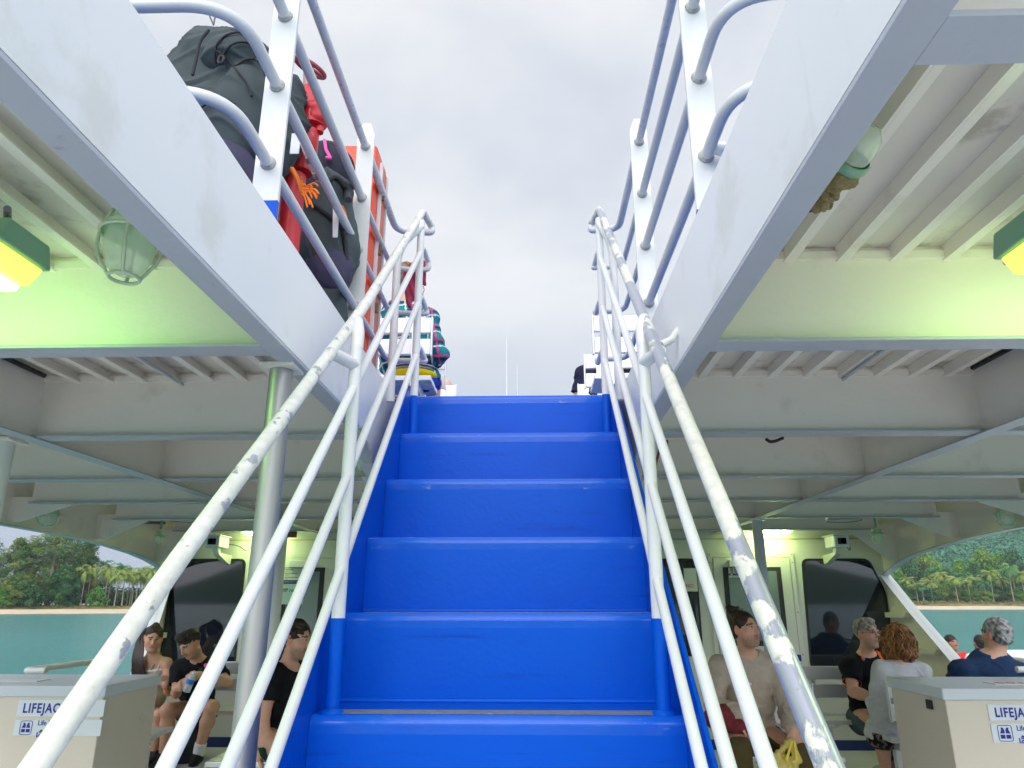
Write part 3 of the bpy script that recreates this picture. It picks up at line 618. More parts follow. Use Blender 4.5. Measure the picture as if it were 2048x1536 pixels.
def cagelamp(x, y, zt, zb, r, lab, globe=True):
    t = thing('cage_lamp', lab, 'lamp', (x, y, zt), 'caged round lamps under the deck'); H = zt-zb
    MB().lathe([(r*.0, 0), (r*.55, 0), (r*.62, -H*.10), (r*.62, -H*.30), (r*.85, -H*.36), (r*.98, -H*.42), (r*.98, -H*.46)], (x, y, zt), 24).build('base', mat('pale_green_base', (.60, .78, .58), .35, var=.1), t)
    MB().lathe([(r*.80, -H*.46), (r*.86, -H*.60), (r*.80, -H*.76), (r*.60, -H*.90), (r*.30, -H*.965), (0, -H*.98)], (x, y, zt), 24).build('globe', M_lampglass, t)
    cg = MB()
    MB_r = lambda rr, z: cg.tube([(x+rr*math.cos(a*PI/12), y+rr*math.sin(a*PI/12), z) for a in range(24)], .0045*r/.07, 6, closed=True)
    MB_r(r*1.02, zt-H*.47); MB_r(r*.5, zt-H*1.0); MB_r(r*.72, zt-H*.16)
    for k in range(4):
        a = k*PI/2+.4; cg.tube(fillet([(x+r*.7*math.cos(a), y+r*.7*math.sin(a), zt-H*.16), (x+r*1.02*math.cos(a), y+r*1.02*math.sin(a), zt-H*.47), (x+r*1.0*math.cos(a), y+r*1.0*math.sin(a), zt-H*.75), (x+r*.5*math.cos(a), y+r*.5*math.sin(a), zt-H*1.0)], r*.3, 4), .0045*r/.07, 6)
    cg.build('cage', mat('pale_cage_wire', (.55, .66, .50), .35, .2), t)
    MB().tube([(x, y, zt), (x, y, .98)], .012, 8).build('stem', M_green, t)
    return t
cagelamp(-.955, 1.50, .94, .73, .067, 'large pale green caged lamp hanging near the left coaming')
cagelamp(at(95, 1040, 5.3).x, 5.3, .70, .54, .075, 'caged lamp on the left ship side under the arch above the trees')
cagelamp(at(2012, 1035, 5.4).x, 5.4, .70, .53, .075, 'caged lamp on the right ship side at the frame edge')
cagelamp(at(1755, 1078, 6.8).x, 6.8, .66, .52, .06, 'small caged lamp beside the right security camera')
cagelamp(at(318, 1085, 6.8).x, 6.8, .66, .52, .05, 'small caged lamp behind the left handrail beside the security camera')
cagelamp(at(728, 910, 3.75).x, 3.75, .85, .66, .065, 'caged lamp seen through the cut-out beside the left coaming')
t = thing('broken_lamp', 'clear lamp globe with green collar and a brown frayed clump hanging at its end', 'lamp', (.66, 1.33, .95))
MB().tube([(.615, 1.30, .86), (.635, 1.33, .90), (.64, 1.33, .98)], .012, 8).build('stem', M_green, t)
pA, pB, pC = atz(1715, 300, .86), atz(1702, 322, .85), atz(1672, 358, .84)
ax = (pA-pC).normalized()
MB().lathe([(.034, 0), (.036, .02), (.030, .05), (.018, .066), (0, .07)], atz(1706, 312, .86), 20, ax).build('globe', M_lampglass, t)
MB().lathe([(.0, -.012), (.034, -.012), (.037, -.006), (.037, .008), (.033, .012)], atz(1702, 326, .86), 20, ax).build('collar', M_green, t)
sd_ = SDF(A_(pC)-.16, A_(pC)+.16, .004); rnd = random.Random(4)
for k in range(46):
    q_ = k/46; c = Vector(atz(1690-60*q_, 345+75*q_, .85-.0*q_))+Vector((rnd.gauss(0, .008), rnd.gauss(0, .010), rnd.gauss(0, .008)))
    sd_.ell(c, (rnd.uniform(.008, .020)*(1.15-q_*.6),)*3, k=.006)
sd_.mesh('frayed_clump', mat('frayed_sponge', (.34, .27, .12), .95, var=.5, nscale=60, bump=.6, bscale=200, spots=[((.10, .07, .03), .8, 50., .56)]), t, disp=lambda V: .004*wob(V, 300)+.003*wob(V, 140, 3))
# cameras, sirens, cables
def cctv(px, py, lab):
    c = at(px, py, 7.15); t = thing('security_camera', lab, 'camera', tuple(c), 'security cameras on the cabin wall')
    MB().box(c.x-.075, c.x+.075, c.y, c.y+.24, c.z-.055, c.z+.055).build('body', M_aluw, t, .012)
    MB().box(c.x-.088, c.x+.088, c.y-.03, c.y+.26, c.z+.056, c.z+.066).build('sun_shield', M_aluw, t, .004)
    MB().box(c.x-.042, c.x+.042, c.y-.008, c.y-.001, c.z-.030, c.z+.030).build('face', M_black, t, .004)
    MB().lathe([(0, .0), (.030, 0), (.030, .02), (.026, .022)], (c.x, c.y-.008, c.z), 18, (0, -1, 0)).build('lens', M_glass, t)
    MB().prism([(c.y+.08, c.z-.056), (c.y+.16, c.z-.056), (c.y+.18, c.z-.10), (YBK-.001, c.z-.11), (YBK-.001, c.z-.20), (YBK-.06, c.z-.20), (c.y+.13, c.z-.12)], c.x-.03 , c.x+.03, 'x').build('bracket', M_wallm, t, .004)
    MB().tube(fillet([(c.x+.02, c.y+.24, c.z), (c.x+.16, c.y+.3, c.z-.02), (c.x+.22, c.y+.35, c.z-.08), (c.x+.26, YBK-.01, c.z+.02), (c.x+.24, YBK-.01, c.z+.1)], .05, 5), .005, 6).build('cable', M_wire, t)
cctv(424, 1083, 'white security camera on the left of the cabin wall'); cctv(1684, 1082, 'white security camera on the right of the cabin wall')
for px, lab in ((1688, 'round grey loudspeaker above the right security camera'), (372, 'round grey loudspeaker above the left security camera')):
    c = at(px, 1040, 6.6); t = thing('loudspeaker', lab, 'speaker', (c.x, c.y, .95), 'round loudspeakers under the deck')
    MB().lathe([(0, .17), (.10, .17), (.15, .10), (.155, 0), (.145, -.01)], (c.x, c.y, c.z), 28).build('rim', mat('grey_speaker', (.30, .29, .31), .5), t)
    MB().lathe([(.144, -.004), (.05, -.012), (0, -.02)], (c.x, c.y, c.z), 28).build('grille', mat('speaker_grille', (.55, .55, .53), .6), t)
    MB().box(c.x-.28, c.x+.28, c.y-.02, c.y+.02, c.z+.11, c.z+.125).build('strap', M_under, t)
def cable(pts, r, lab, m=M_wire):
    o = MB().tube(fillet(pts, .04, 5), r, 8).build('cable', m); tag(o, lab, 'cable')
cable([at(20, 1018, 6.0), at(75, 1022, 6.0), at(120, 1027, 6.0), at(155, 1015, 6.0)], .016, 'grey cable loop beside the left caged lamp under the arch')
cable([at(195, 1044, 6.9), at(250, 1053, 6.9), at(280, 1045, 6.9), at(330, 1046, 6.9)], .014, 'grey cable running along the left arch near the beam')
cable([at(1955, 1014, 6.0), at(1990, 1020, 6.0), at(2040, 1012, 6.0)], .016, 'grey cable loop beside the right caged lamp')
cable([at(1830, 1045, 6.9), at(1880, 1046, 6.9), at(1940, 1036, 6.9)], .014, 'grey cable running along the right arch near the beam')
cable([at(1532, 878, 3.03), at(1540, 884, 3.02), at(1552, 882, 3.02), at(1566, 876, 3.03)], .007, 'black curled wire stub on the underside of the right beam', M_black)
cable([at(1318, 880, 3.3), at(1318, 905, 3.3), at(1312, 925, 3.3), at(1311, 940, 3.3)], .006, 'thin rusty rod hanging beside the right stair railing', M_rustm)
cable([at(1334, 880, 3.3), at(1334, 900, 3.3), at(1330, 908, 3.3)], .006, 'short rusty rod end by the right handrail', M_rustm)
o = MB().box(*(lambda c: (c.x-.05, c.x+.05, c.y-.02, c.y+.02, c.z-.03, c.z+.03))(at(583, 1069, 7.3))).build('junction_box', M_rustm, None, .006); tag(o, 'small brown box on the ceiling by the left cabin door', 'box')
for sg, x in (('left', GXL+.03), ('right', GXR-.03)):
    cable([(x, 1.93, .955), (x, 2.93, .955)], .011, 'black pipe in the corner of the ceiling by the %s girder' % sg, M_black)
for sg, x in (('left', -1.55), ('right', 1.36)):
    cable([(x, .2, .925), (x, 7.4, .925)], .007, 'thin grey conduit clipped along the %s ceiling bars' % sg, M_undershade)
# ================================================================ life jacket lockers
def locker(sgn, lab):
    x0, x1 = (-4.0+.6, -2.285) if sgn < 0 else (2.125, 3.25); y0, y1, zt = 4.05, 4.66, -.43
    t = thing('life_jacket_locker', lab, 'locker', ((x0+x1)/2, (y0+y1)/2, FLOOR), 'life jacket lockers')
    MB().box(x0+.015, x1-.015, y0+.015, y1-.015, FLOOR+.02, zt-.055).build('body', M_box, t, .006)
    l_ = MB().box(x0, x1, y0, y1, zt-.058, zt).build('lid', M_lid, t, .008)
    MB().box(x0+.2 if sgn < 0 else x0+.38, x0+.62 if sgn < 0 else x0+.86, y0+.17, y0+.29, zt+.0005, zt+.004).build('lid_plate', M_aluw, l_)
    if sgn > 0:
        MB().box(x0+.001, x0+.012, y0+.14, y0+.19, zt-.12, zt-.075).build('latch', M_black, t)
        text('DO NOT SIT', 'lid_text', M_redink, l_, (x0+.41, y0+.20, zt+.0045), .07, rot=(0, 0, 0))
    yf = y0+.015; xs_ = at(36, 1420, yf).x if sgn < 0 else at(1975, 1420, yf).x
    zt1 = at(1024, 1403 if sgn < 0 else 1405, yf).z; zb1 = at(1024, 1437, yf).z; zt2 = at(1024, 1443, yf).z; zb2 = at(1024, 1476 if sgn < 0 else 1480, yf).z
    W = .47
    s1 = MB().box(xs_, xs_+W, yf-.006, yf-.0005, zb1, zt1).build('name_plate', M_sign, t, .001)
    text('LIFEJACKET', 'lettering', M_blueink, s1, (xs_+.03, yf-.007, zb1+(zt1-zb1)*.24), (zt1-zb1)*.80, off=.0016, xs=.80, sp_=1.16)
    xq = xs_+.0 if sgn > 0 else xs_-.0
    s2 = MB().box(xq, xq+W, yf-.006, yf-.0005, zb2, zt2).build('count_plate', M_sign, t, .001)
    h2 = zt2-zb2; cx_, cz = xq+.065, (zt2+zb2)/2; u = h2*.42
    rr = [(cx_-u*.95, yf-.0072, cz-u), (cx_+u*.95, yf-.0072, cz-u), (cx_+u*.95, yf-.0072, cz+u), (cx_-u*.95, yf-.0072, cz+u)]
    fr_ = fillet(rr+[rr[0], rr[1]], .012, 4)[1:-1]; MB().tube(fr_, .0016, 6, closed=True).build('symbol_frame', M_blueink, s2)
    sy = MB()
    for m_ in (-1, 1):
        pl = [(cx_+m_*u*.08, cz-.02*u), (cx_+m_*u*.08, cz+u*.40), (cx_+m_*u*.26, cz+u*.72), (cx_+m_*u*.52, cz+u*.72), (cx_+m_*u*.50, cz+u*.40), (cx_+m_*u*.62, cz+u*.15), (cx_+m_*u*.72, cz-.02*u)]
        sy = MB().prism(pl, yf-.0075, yf-.0062, 'y'); sy.build('vest_symbol', M_blueink, s2)
        MB().box(min(cx_+m_*u*.08, cx_+m_*u*.70), max(cx_+m_*u*.08, cx_+m_*u*.70), yf-.0075, yf-.0062, cz-u*.68, cz-u*.18).build('vest_symbol', M_blueink, s2)
    text('Life Jacket', 'lettering', M_blueink, s2, (xq+.125, yf-.007, cz+.012), .036, off=.0002, xs=.9)
    text('21' if sgn < 0 else '19', 'lettering', M_blueink, s2, (xq+.305, yf-.007, cz+.010), .046, off=.001)
    text('เสื้อชูชีพ', 'lettering', M_blueink, s2, (xq+.125, yf-.007, cz-.045), .042, off=.0008)
locker(-1, 'grey cream life jacket locker with blue lettering at the lower left'); locker(1, 'cream life jacket locker with blue lettering at the lower right')
def railtube(pts, lab):
    o = MB().tube(fillet(pts, .06, 8), .021, 16).build('side_rail', M_white); tag(o, lab, 'railing', 'side rails behind the lockers')
railtube([(at(92, 1343, 5.05).x, 5.05, -.445), (-3.43, 5.05, -.445), (-3.43, 6.05, -.45), (-3.43, 6.1, -.9)], 'white side rail bending round behind the left locker')
railtube([(2.9+.5, 5.45, -.455), (4.0, 5.45, -.455), (4.0, 7.0, -.46), (4.0, 7.1, -.9)], 'white side rail end behind the right locker')
# ================================================================ benches
def bench(x0, x1, yf, d, z0, lab, face=-1, group='slatted benches on the main deck', mm=None):
    """face -1: sitters look towards the stern (camera); +1 towards the bow. yf = front edge of the seat"""
    m1 = mm or M_alu
    t = thing('bench', lab, 'bench', ((x0+x1)/2, yf, z0), group); s = -face
    zs = z0+.43
    for k in range(3):
        ya = yf+s*(.0+k*d/3); yb = yf+s*(d/3*(k+1)-.012); MB().box(x0, x1, min(ya, yb), max(ya, yb), zs-.035, zs).build('seat_slat', m1, t, .006)
    ybk = yf+s*(d+.03)
    for k, (za, zb_) in enumerate(((.55, .66), (.70, .81))):
        bb = MB(); ya, yb = ybk, ybk+s*.03
        bb.prism([(min(ya, yb), z0+za), (max(ya, yb), z0+za), (max(ya, yb), z0+zb_), (min(ya, yb), z0+zb_)], x0, x1, 'x'); o = bb.build('back_slat', m1, t, .006)
        for zz in (za, zb_-.012):
            pass
    for x in (x0+.10, x1-.10):
        MB().box(x-.02, x+.02, min(ybk+s*.031, ybk+s*.055), max(ybk+s*.031, ybk+s*.055), zs-.1, z0+.80).build('back_post', m1, t)
        MB().prism([(yf+s*.03, zs-.036), (ybk+s*.05, zs-.036), (ybk+s*.05, zs-.09), (yf+s*(d*.6), zs-.10), (yf+s*.03, zs-.06)], x-.018, x+.018, 'x').build('arm', m1, t)
        MB().box(x-.02, x+.02, min(yf+s*d*.45, yf+s*(d*.45+.05)), max(yf+s*d*.45, yf+s*(d*.45+.05)), z0, zs-.101).build('leg', m1, t)
    for x in (x0-.012, x1+.002):
        MB().box(x, x+.010, min(ybk-s*.005, ybk+s*.035), max(ybk-s*.005, ybk+s*.035), z0+.54, z0+.815).build('end_cap', m1, t, .003)
    return t
bench(at(1650, 1440, 6.45).x, 3.35, 6.45, .38, FLOOR, 'bench against the right of the cabin wall under the grey haired man')
bench(-3.4, at(500, 1440, 6.9).x, 6.82, .38, FLOOR, 'bench against the left of the cabin wall under the young couple')
bench(at(1745, 1465, 5.95).x, 3.5, 6.0, .36, FLOOR, 'bench under the curly haired woman beside the right locker', 1)
bench(-3.6, at(340, 1465, 5.95).x, 6.0, .36, FLOOR, 'bench beside the left locker with its back to the camera', 1)
bench(1.25, 1.95, 4.98, .42, FLOOR, 'bench under the man with a hair bun')
bench(-2.0, -1.25, 4.75, .42, FLOOR, 'bench under the long haired man behind the stair')
for k, y in enumerate((4.78, 5.55, 6.32)):
    nth = ('nearest', 'middle', 'farthest')[k]
    bench(-1.75, at(858, 640, 4.4).x+.02, y, .36, DK, '%s white slatted bench of the left row on the upper deck' % nth, 1, 'white benches on the upper deck', M_aluw)
    bench(.42, 1.5, y, .36, DK, '%s white slatted bench of the right row on the upper deck' % nth, 1, 'white benches on the upper deck', M_aluw)
for px, top, lab in ((1013, 672, 'taller thin whip antenna beyond the stair head'), (1034, 728, 'shorter thin whip antenna beyond the stair head')):
    a = at(px, top, 9.2); o = MB().tube([(a.x+.02, 9.2, DK), (a.x, 9.2, a.z)], [.009, .003] if px < 1020 else [.005, .002], 8).build('antenna', M_aluw); tag(o, lab, 'antenna')
# ================================================================ things standing on the upper deck, left
c0 = (-.745, 2.98)
t = thing('red_locker', 'orange red deck locker behind the backpacks on the upper deck', 'locker', (-1.1, 3.3, DK))
MB().box(-1.5, c0[0], c0[1], 3.215, DK, 2.16).build('body', M_orange, t, .02)
MB().box(c0[0]+.001, c0[0]+.016, 3.05, 3.07, DK+.05, 2.1).build('door_frame', M_white, t); MB().box(c0[0]+.001, c0[0]+.016, 3.185, 3.20, DK+.05, 2.1).build('door_frame', M_white, t)
MB().box(c0[0]+.001, c0[0]+.010, 3.075, 3.18, DK+.05, 2.1).build('door', mat('faded_red_door', (.60, .16, .10), .5, var=.2), t)
for z in (1.3, 1.6, 1.9): MB().tube([(c0[0]+.022, 3.075, z), (c0[0]+.022, 3.075, z+.05)], .008, 8).build('hinge', M_rustm, t)
MB().tube(fillet([(-.98, 3.1, 2.16), (-.98, 3.1, 2.22), (-.93, 3.1, 2.22), (-.93, 3.1, 2.16)], .02, 4), .008, 8).build('lifting_eye', M_rustm, t)
# fire hydrant: red pipe, valve with hand wheel, white flange
def P2(x, y, Y=2.28): return at(x, y, Y)
t = thing('fire_hydrant', 'red fire hydrant pipe with maroon hand wheel and white bolted flange', 'hydrant', tuple(Vector((P2(590, 500).x, 2.28, DK))))
px_ = P2(592, 480).x-.03
MB().tube([(px_, 2.28, DK), (px_, 2.28, P2(596, 352).z)], .043, 24).build('pipe', M_red, t)
MB().lathe([(.045, 0), (.075, 0), (.075, .03), (.045, .045)], (px_+.01, 2.28, P2(600, 545).z-.02), 24).build('collar', M_red, t)
MB().tube([P2(600, 345), P2(608, 300), P2(618, 262)], [.045, .05, .04], 20).build('bend', M_red, t)
MB().tube([P2(622, 255), P2(622, 200), P2(619, 178)], [.05, .045, .03], 20).build('valve_bonnet', M_red, t)
MB().tube([P2(622, 180), P2(618, 150), P2(616, 125)], [.030, .022, .018], 16).build('valve_stem', mat('worn_pink_red', (.50, .30, .29), .5, var=.15, nscale=12), t)
hw = MB(); cw = P2(620, 135); axw = Vector((.45, -.2, .85)).normalized(); u1 = axw.orthogonal().normalized(); v1 = axw.cross(u1)
hw.tube([cw+(u1*math.cos(a*PI/14)+v1*math.sin(a*PI/14))*.062 for a in range(28)], .009, 10, closed=True)
for k in range(4): hw.tube([cw, cw+(u1*math.cos(k*PI/2)+v1*math.sin(k*PI/2))*.062], .007, 8)
hw.build('hand_wheel', M_oxide, t)
oc = P2(630, 232); MB().lathe([(0, -.05), (.030, -.05), (.042, -.03), (.052, -.028), (.052, .0), (.046, .004), (.046, .035), (.036, .05), (0, .055)], oc, 24, (.35, -.1, -.9)).build('hose_coupling', M_red, t)
MB().tube([oc+Vector((.02, 0, -.05)), oc+Vector((.02, 0, -.075))], .018, 12).build('coupling_cap', M_red, t)
fx, fz = P2(622, 335).x, P2(622, 335).z; n_ = Vector((.75, -.65, .1)).normalized()
a_, b_ = P2(610, 292), P2(640, 365)
MB().prism([(P2(603, 292).x, P2(603, 292).z), (P2(618, 290).x, P2(618, 290).z), (P2(652, 358).x, P2(652, 358).z), (P2(637, 375).x, P2(637, 375).z)], 2.20, 2.215, 'y').build('flange_plate', mat('dirty_white_flange', (.60, .58, .52), .6, var=.2, nscale=20, spots=[(rust, .9, 30., .55)]), t, .003)
for x, y in ((622, 318), (638, 350)):
    c = at(x, y, 2.16); MB().lathe([(0, -.02), (.012, -.02), (.012, .0), (.018, .002), (.018, .014), (0, .016)], c, 6, (.75, -.6, .15), smooth=False).build('bolt', M_steel, t); MB().tube([c, at(x, y, 2.205)], .011, 10).build('bolt_shank', M_steel, t)
# ---- backpacks
M_pack = mat('dark_green_grey_nylon', (.048, .066, .070), .75, var=.15, nscale=8, bump=.25, bscale=350); M_pack2 = mat('black_webbing', (.02, .022, .028), .7, var=.1)
M_mesh = mat('purple_grey_mesh', (.060, .055, .105), .85, var=.15, nscale=60, bump=.3, bscale=500)
def P3(x, y, Y): return at(x, y, Y)
YB = 2.02
t = thing('trekking_backpack', 'large dark grey trekking backpack leaning behind the left guard railing', 'backpack', (P3(450, 300, YB).x, YB, DK), 'backpacks on the upper deck')
lo, hi = A_((P3(330, 300, YB).x-.25, YB-.25, DK-.02)), A_((P3(640, 100, YB).x+.1, YB+.42, P3(430, 40, YB).z+.06))
f = SDF(lo, hi, .007)
f.cap(P3(400, 330, YB+.1), P3(435, 150, YB+.1), .19, .160, .05, flat=((0, 1, 0), .8))
f.cap(P3(470, 330, YB+.08), P3(485, 150, YB+.08), .11, .12, .06)
f.cap(P3(380, 170, YB+.1), P3(478, 124, YB+.12), .11, .108, .05)
f.cap(P3(370, 420, YB+.1), P3(430, 430, YB+.1), .17, .15, .06)
f.cap(P3(545, 290, YB+.16), P3(578, 185, YB+.18), .08, .062, .05)
f.cap(P3(572, 250, YB+.18), P3(545, 330, YB+.16), .06, .06, .05)
f.mesh('body', M_pack, t, disp=lambda V: .010*wob(V, 22)+.012*(1-np.abs(np.sin(V[:, 2]*19+7*V[:, 0]+2.5*wob(V, 7))))**4+.008*(1-np.abs(np.sin(V[:, 2]*31-12*V[:, 0]+2.5*wob(V, 9, 3))))**5+.002*wob(V, 70, 2))
f2 = SDF(lo, hi, .007)     # front pocket with its domed lid
f2.ell(P3(485, 235, YB-.035), (.105, .09, .20), k=.02); f2.ell(P3(480, 122, YB-.0), (.12, .10, .085), k=.04); f2.ell(P3(408, 250, YB-.02), (.09, .075, .17), k=.02)
f2.mesh('front_pocket', M_pack, t, disp=lambda V: .006*wob(V, 30, 1)+.008*(1-np.abs(np.sin(V[:, 2]*24+14*V[:, 0]+2.5*wob(V, 9))))**5)
f3 = SDF(lo, hi, .008); f3.ell(P3(440, 365, YB-.03), (.13, .115, .15), k=.02); f3.mesh('side_pocket', M_mesh, t, disp=lambda V: .004*wob(V, 60))
def onpack(pts, r, nm, m, Y=YB):
    S_ = f if min(q_[0] for q_ in pts) < 430 else f2; S_ = type('U', (), dict(lo=f.lo, h=f.h, F=np.minimum(f.F, f2.F)))
    P_ = fillet([Vector((x, 0, y)) for x, y, _ in pts], 22, 5); MB().tube([onsurf(S_, v.x, v.z, Y-.4, .010) for v in P_], r, 8).build(nm, m, t)
onpack([(432, 128, -.12), (428, 95, -.12), (450, 68, -.09), (490, 62, -.07), (505, 66, -.05)], .004, 'piping', M_pack2)
onpack([(447, 108, -.135), (462, 88, -.135), (485, 82, -.12), (512, 92, -.1)], .004, 'piping', M_pack2)
onpack([(470, 132, -.155), (495, 116, -.155), (520, 120, -.14), (537, 150, -.11)], .0045, 'piping', M_pack2)
onpack([(432, 100, -.14), (447, 112, -.15), (475, 140, -.16), (497, 170, -.16), (503, 192, -.15)], .0035, 'compression_cord', M_pack2)
MB().tube(fillet([P3(440, 112, YB-.15), P3(448, 113, YB-.155), P3(446, 124, YB-.16), P3(438, 128, YB-.16), P3(436, 122, YB-.155), P3(440, 112, YB-.15)], .006, 3), .0045, 8).build('buckle', M_pack2, t)
onpack([(418, 60, -.02), (400, 80, -.07), (392, 120, -.1), (385, 150, -.1)], .005, 'strap', M_pack2)
onpack([(402, 215, -.12), (430, 195, -.15), (455, 198, -.16), (470, 208, -.15)], .004, 'seam', M_pack2)
cb = P3(425, 36, YB-.02)
MB().tube(fillet([P3(427, 50, YB-.02), P3(422, 38, YB-.02), P3(419, 32, YB-.02), P3(421, 25, YB-.02), P3(427, 23, YB-.02), P3(431, 28, YB-.02), P3(429, 40, YB-.02), P3(427, 50, YB-.02)], .006, 4), .0028, 8).build('carabiner', mat('dark_carabiner', (.10, .08, .09), .3, .8), t)
MB().box(P3(585, 275, YB-.02).x, P3(603, 275, YB-.02).x, YB-.03, YB-.027, P3(590, 318, YB).z, P3(590, 278, YB).z).build('luggage_tag', mat('white_tag', (.8, .8, .8), .5), t)
Y2 = 2.55
t = thing('day_backpack', 'smaller dark grey green backpack with diagonal strap beside the red pipe', 'backpack', (P3(650, 450, Y2).x, Y2, DK), 'backpacks on the upper deck')
lo, hi = A_((P3(560, 400, Y2).x-.12, Y2-.25, DK-.02)), A_((P3(710, 400, Y2).x+.08, Y2+.3, P3(650, 290, Y2).z+.12))
f = SDF(lo, hi, .006)
f.cap(P3(650, 510, Y2+.03), P3(640, 405, Y2+.03), .115, .085, .05); f.cap(P3(676, 500, Y2+.05), P3(668, 395, Y2+.05), .085, .07, .05)
f.cap(P3(665, 545, Y2+.04), P3(640, 520, Y2+.04), .08, .10, .05); f.cap(P3(655, 600, Y2+.05), P3(650, 640, Y2+.05), .08, .09, .05); f.cap(P3(655, 355, Y2+.03), P3(680, 380, Y2+.05), .04, .045, .05)
f.mesh('body', M_pack, t, disp=lambda V: .006*wob(V, 26)+.009*(1-np.abs(np.sin(V[:, 0]*34+9*V[:, 2]+2.2*wob(V, 8, 2))))**4+.002*wob(V, 90))
f3 = SDF(lo, hi, .007); f3.ell(P3(655, 535, Y2+.0), (.10, .080, .11), k=.02); f3.mesh('mesh_pocket', M_mesh, t, disp=lambda V: .003*wob(V, 70))
def onp2(pts, r, nm, m):
    P_ = fillet([Vector((x, 0, y)) for x, y, _ in pts], 14, 4); MB().tube([onsurf(f, v.x, v.z, Y2-.4, .008) for v in P_], r, 8).build(nm, m, t)
onp2([(616, 402, -.07), (640, 418, -.10), (668, 440, -.10), (685, 458, -.09), (691, 480, -.08), (693, 520, -.05)], .011, 'diagonal_strap', M_pack2)
MB().box(P3(679, 450, Y2).x, P3(692, 450, Y2).x, Y2-.115, Y2-.10, P3(685, 466, Y2).z, P3(685, 446, Y2).z).build('buckle', M_black, t, .004)
MB().prism([(P3(682, 425, Y2).x, P3(682, 425, Y2).z), (P3(695, 440, Y2).x, P3(695, 440, Y2).z), (P3(691, 505, Y2).x, P3(691, 505, Y2).z), (P3(682, 505, Y2).x, P3(682, 505, Y2).z)], Y2-.125, Y2-.122, 'y').build('luggage_tag', mat('white_tag', (.8, .8, .8), .5), t)
M_orib = mat('orange_ribbon', (.85, .18, .01), .6, var=.2, nscale=30)
onp2([(683, 412, -.10), (690, 428, -.13), (692, 438, -.13)], .007, 'orange_ribbon', M_orib)
onp2([(652, 365, -.03), (672, 352, -.0), (690, 372, .0), (697, 400, .0)], .013, 'shoulder_strap', M_pack2)
t = thing('ribbon_tassel', 'bright orange ribbon tassel tied to a tag behind the left post', 'ribbon', tuple(P3(610, 380, 2.1)))
tb = MB(); rnd = random.Random(8)
tb.tube(fillet([P3(583, 337, 2.1), P3(592, 352, 2.1), P3(600, 372, 2.1), P3(606, 390, 2.1)], .02, 4), .009, 8)
for k in range(16):
    a = rnd.uniform(-1.2, 1.9); c = P3(606+rnd.uniform(-4, 4), 383+rnd.uniform(-6, 6), 2.09); d = Vector((math.cos(a), -.2, math.sin(a)))*rnd.uniform(.02, .045)
    tb.tube(fillet([c, c+d, c+d*1.3+Vector((.004, 0, -.02))], .01, 3), .0035, 6)
tb.build('strands', M_orib, t)
t = thing('round_hat', 'black round bag edge with a pink ribbon in front of the red locker', 'bag', tuple(P3(665, 340, 2.75)))
f = SDF(A_(P3(660, 350, 2.8))-.3, A_(P3(660, 350, 2.8))+.3, .007); f.ell(P3(645, 360, 2.82), (.155, .10, .20), k=.01)
f.mesh('body', mat('black_navy_fabric', (.012, .012, .03), .8), t, disp=lambda V: .004*wob(V, 40))
MB().tube(fillet([P3(652, 315, 2.70), P3(662, 318, 2.70), P3(652, 300, 2.72), P3(649, 280, 2.75)], .01, 3), .008, 8).build('pink_ribbon', mat('hot_pink_ribbon', (.85, .08, .35), .5), t)
# ================================================================ water, shore and trees
def rough_strip(name, m, ptsA, ptsB, nz=1): pass
M_water = mat('turquoise_sea', (.028, .22, .205), .15, var=.22, nscale=.012, bump=.0, spec=.16, spots=[((.02, .20, .20), .6, .03, .55, (1, 4, 1))])
_n = M_water.node_tree.nodes; _l = M_water.node_tree.links; _p = _n['Principled BSDF']; _t = _n.new('ShaderNodeTexCoord')
_m = _n.new('ShaderNodeMapping'); _m.inputs['Scale'].default_value = (.6, 1.6, 1); _l.new(_t.outputs['Object'], _m.inputs[0])
_a = _n.new('ShaderNodeTexNoise'); _a.inputs['Scale'].default_value = .55; _a.inputs['Detail'].default_value = 8; _a.inputs['Roughness'].default_value = .6; _l.new(_m.outputs[0], _a.inputs[0])
_b = _n.new('ShaderNodeBump'); _b.inputs['Strength'].default_value = .9; _b.inputs['Distance'].default_value = .6; _l.new(_a.outputs['Fac'], _b.inputs['Height']); _l.new(_b.outputs[0], _p.inputs['Normal'])
b = MB(); b.add([(-6000, -6000, ZW), (6000, -6000, ZW), (6000, 6000, ZW), (-6000, 6000, ZW)], [(0, 1, 2, 3)]); struct(b.build('water', M_water))
M_sand = mat('beach_sand', (.58, .46, .33), .9, var=.2, nscale=.2, spots=[((.40, .28, .17), .6, .5, .6)])
M_grass = mat('shore_grass', (.20, .17, .05), .9, var=.4, nscale=.3, spots=[((.07, .11, .02), .8, .25, .5)])
def shore(name_s, x0, x1, yw, slope, wd, bank, inland, nm2):
    """beach rising from the waterline, then a grassy bank"""
    n = 60; rnd = random.Random(int(abs(x0))); vs = []; fs = []; vs2 = []; fs2 = []
    for i in range(n+1):
        x = x0+(x1-x0)*i/n; y = yw(x)+1.5*math.sin(i*.7)+rnd.uniform(-.4, .4)
        vs += [(x, y-8, ZW-.6), (x, y, ZW+.02), (x, y+wd*.5, ZW+slope*.55), (x, y+wd+rnd.uniform(-1, 1), ZW+slope)]
        vs2 += [(x, y+wd*.8, ZW+slope*.75), (x, y+wd+5, ZW+slope+bank*.8+rnd.uniform(-.2, .2)), (x, y+wd+14, ZW+slope+bank), (x, y+wd+inland, ZW+slope+bank*1.1)]
        if i < n:
            for k in range(3): fs.append((i*4+k, i*4+4+k, i*4+5+k, i*4+1+k)); fs2.append((i*4+k, i*4+4+k, i*4+5+k, i*4+1+k))
    struct(MB().add(vs, fs, True).build(name_s, M_sand)); struct(MB().add(vs2, fs2, True).build(nm2, M_grass))
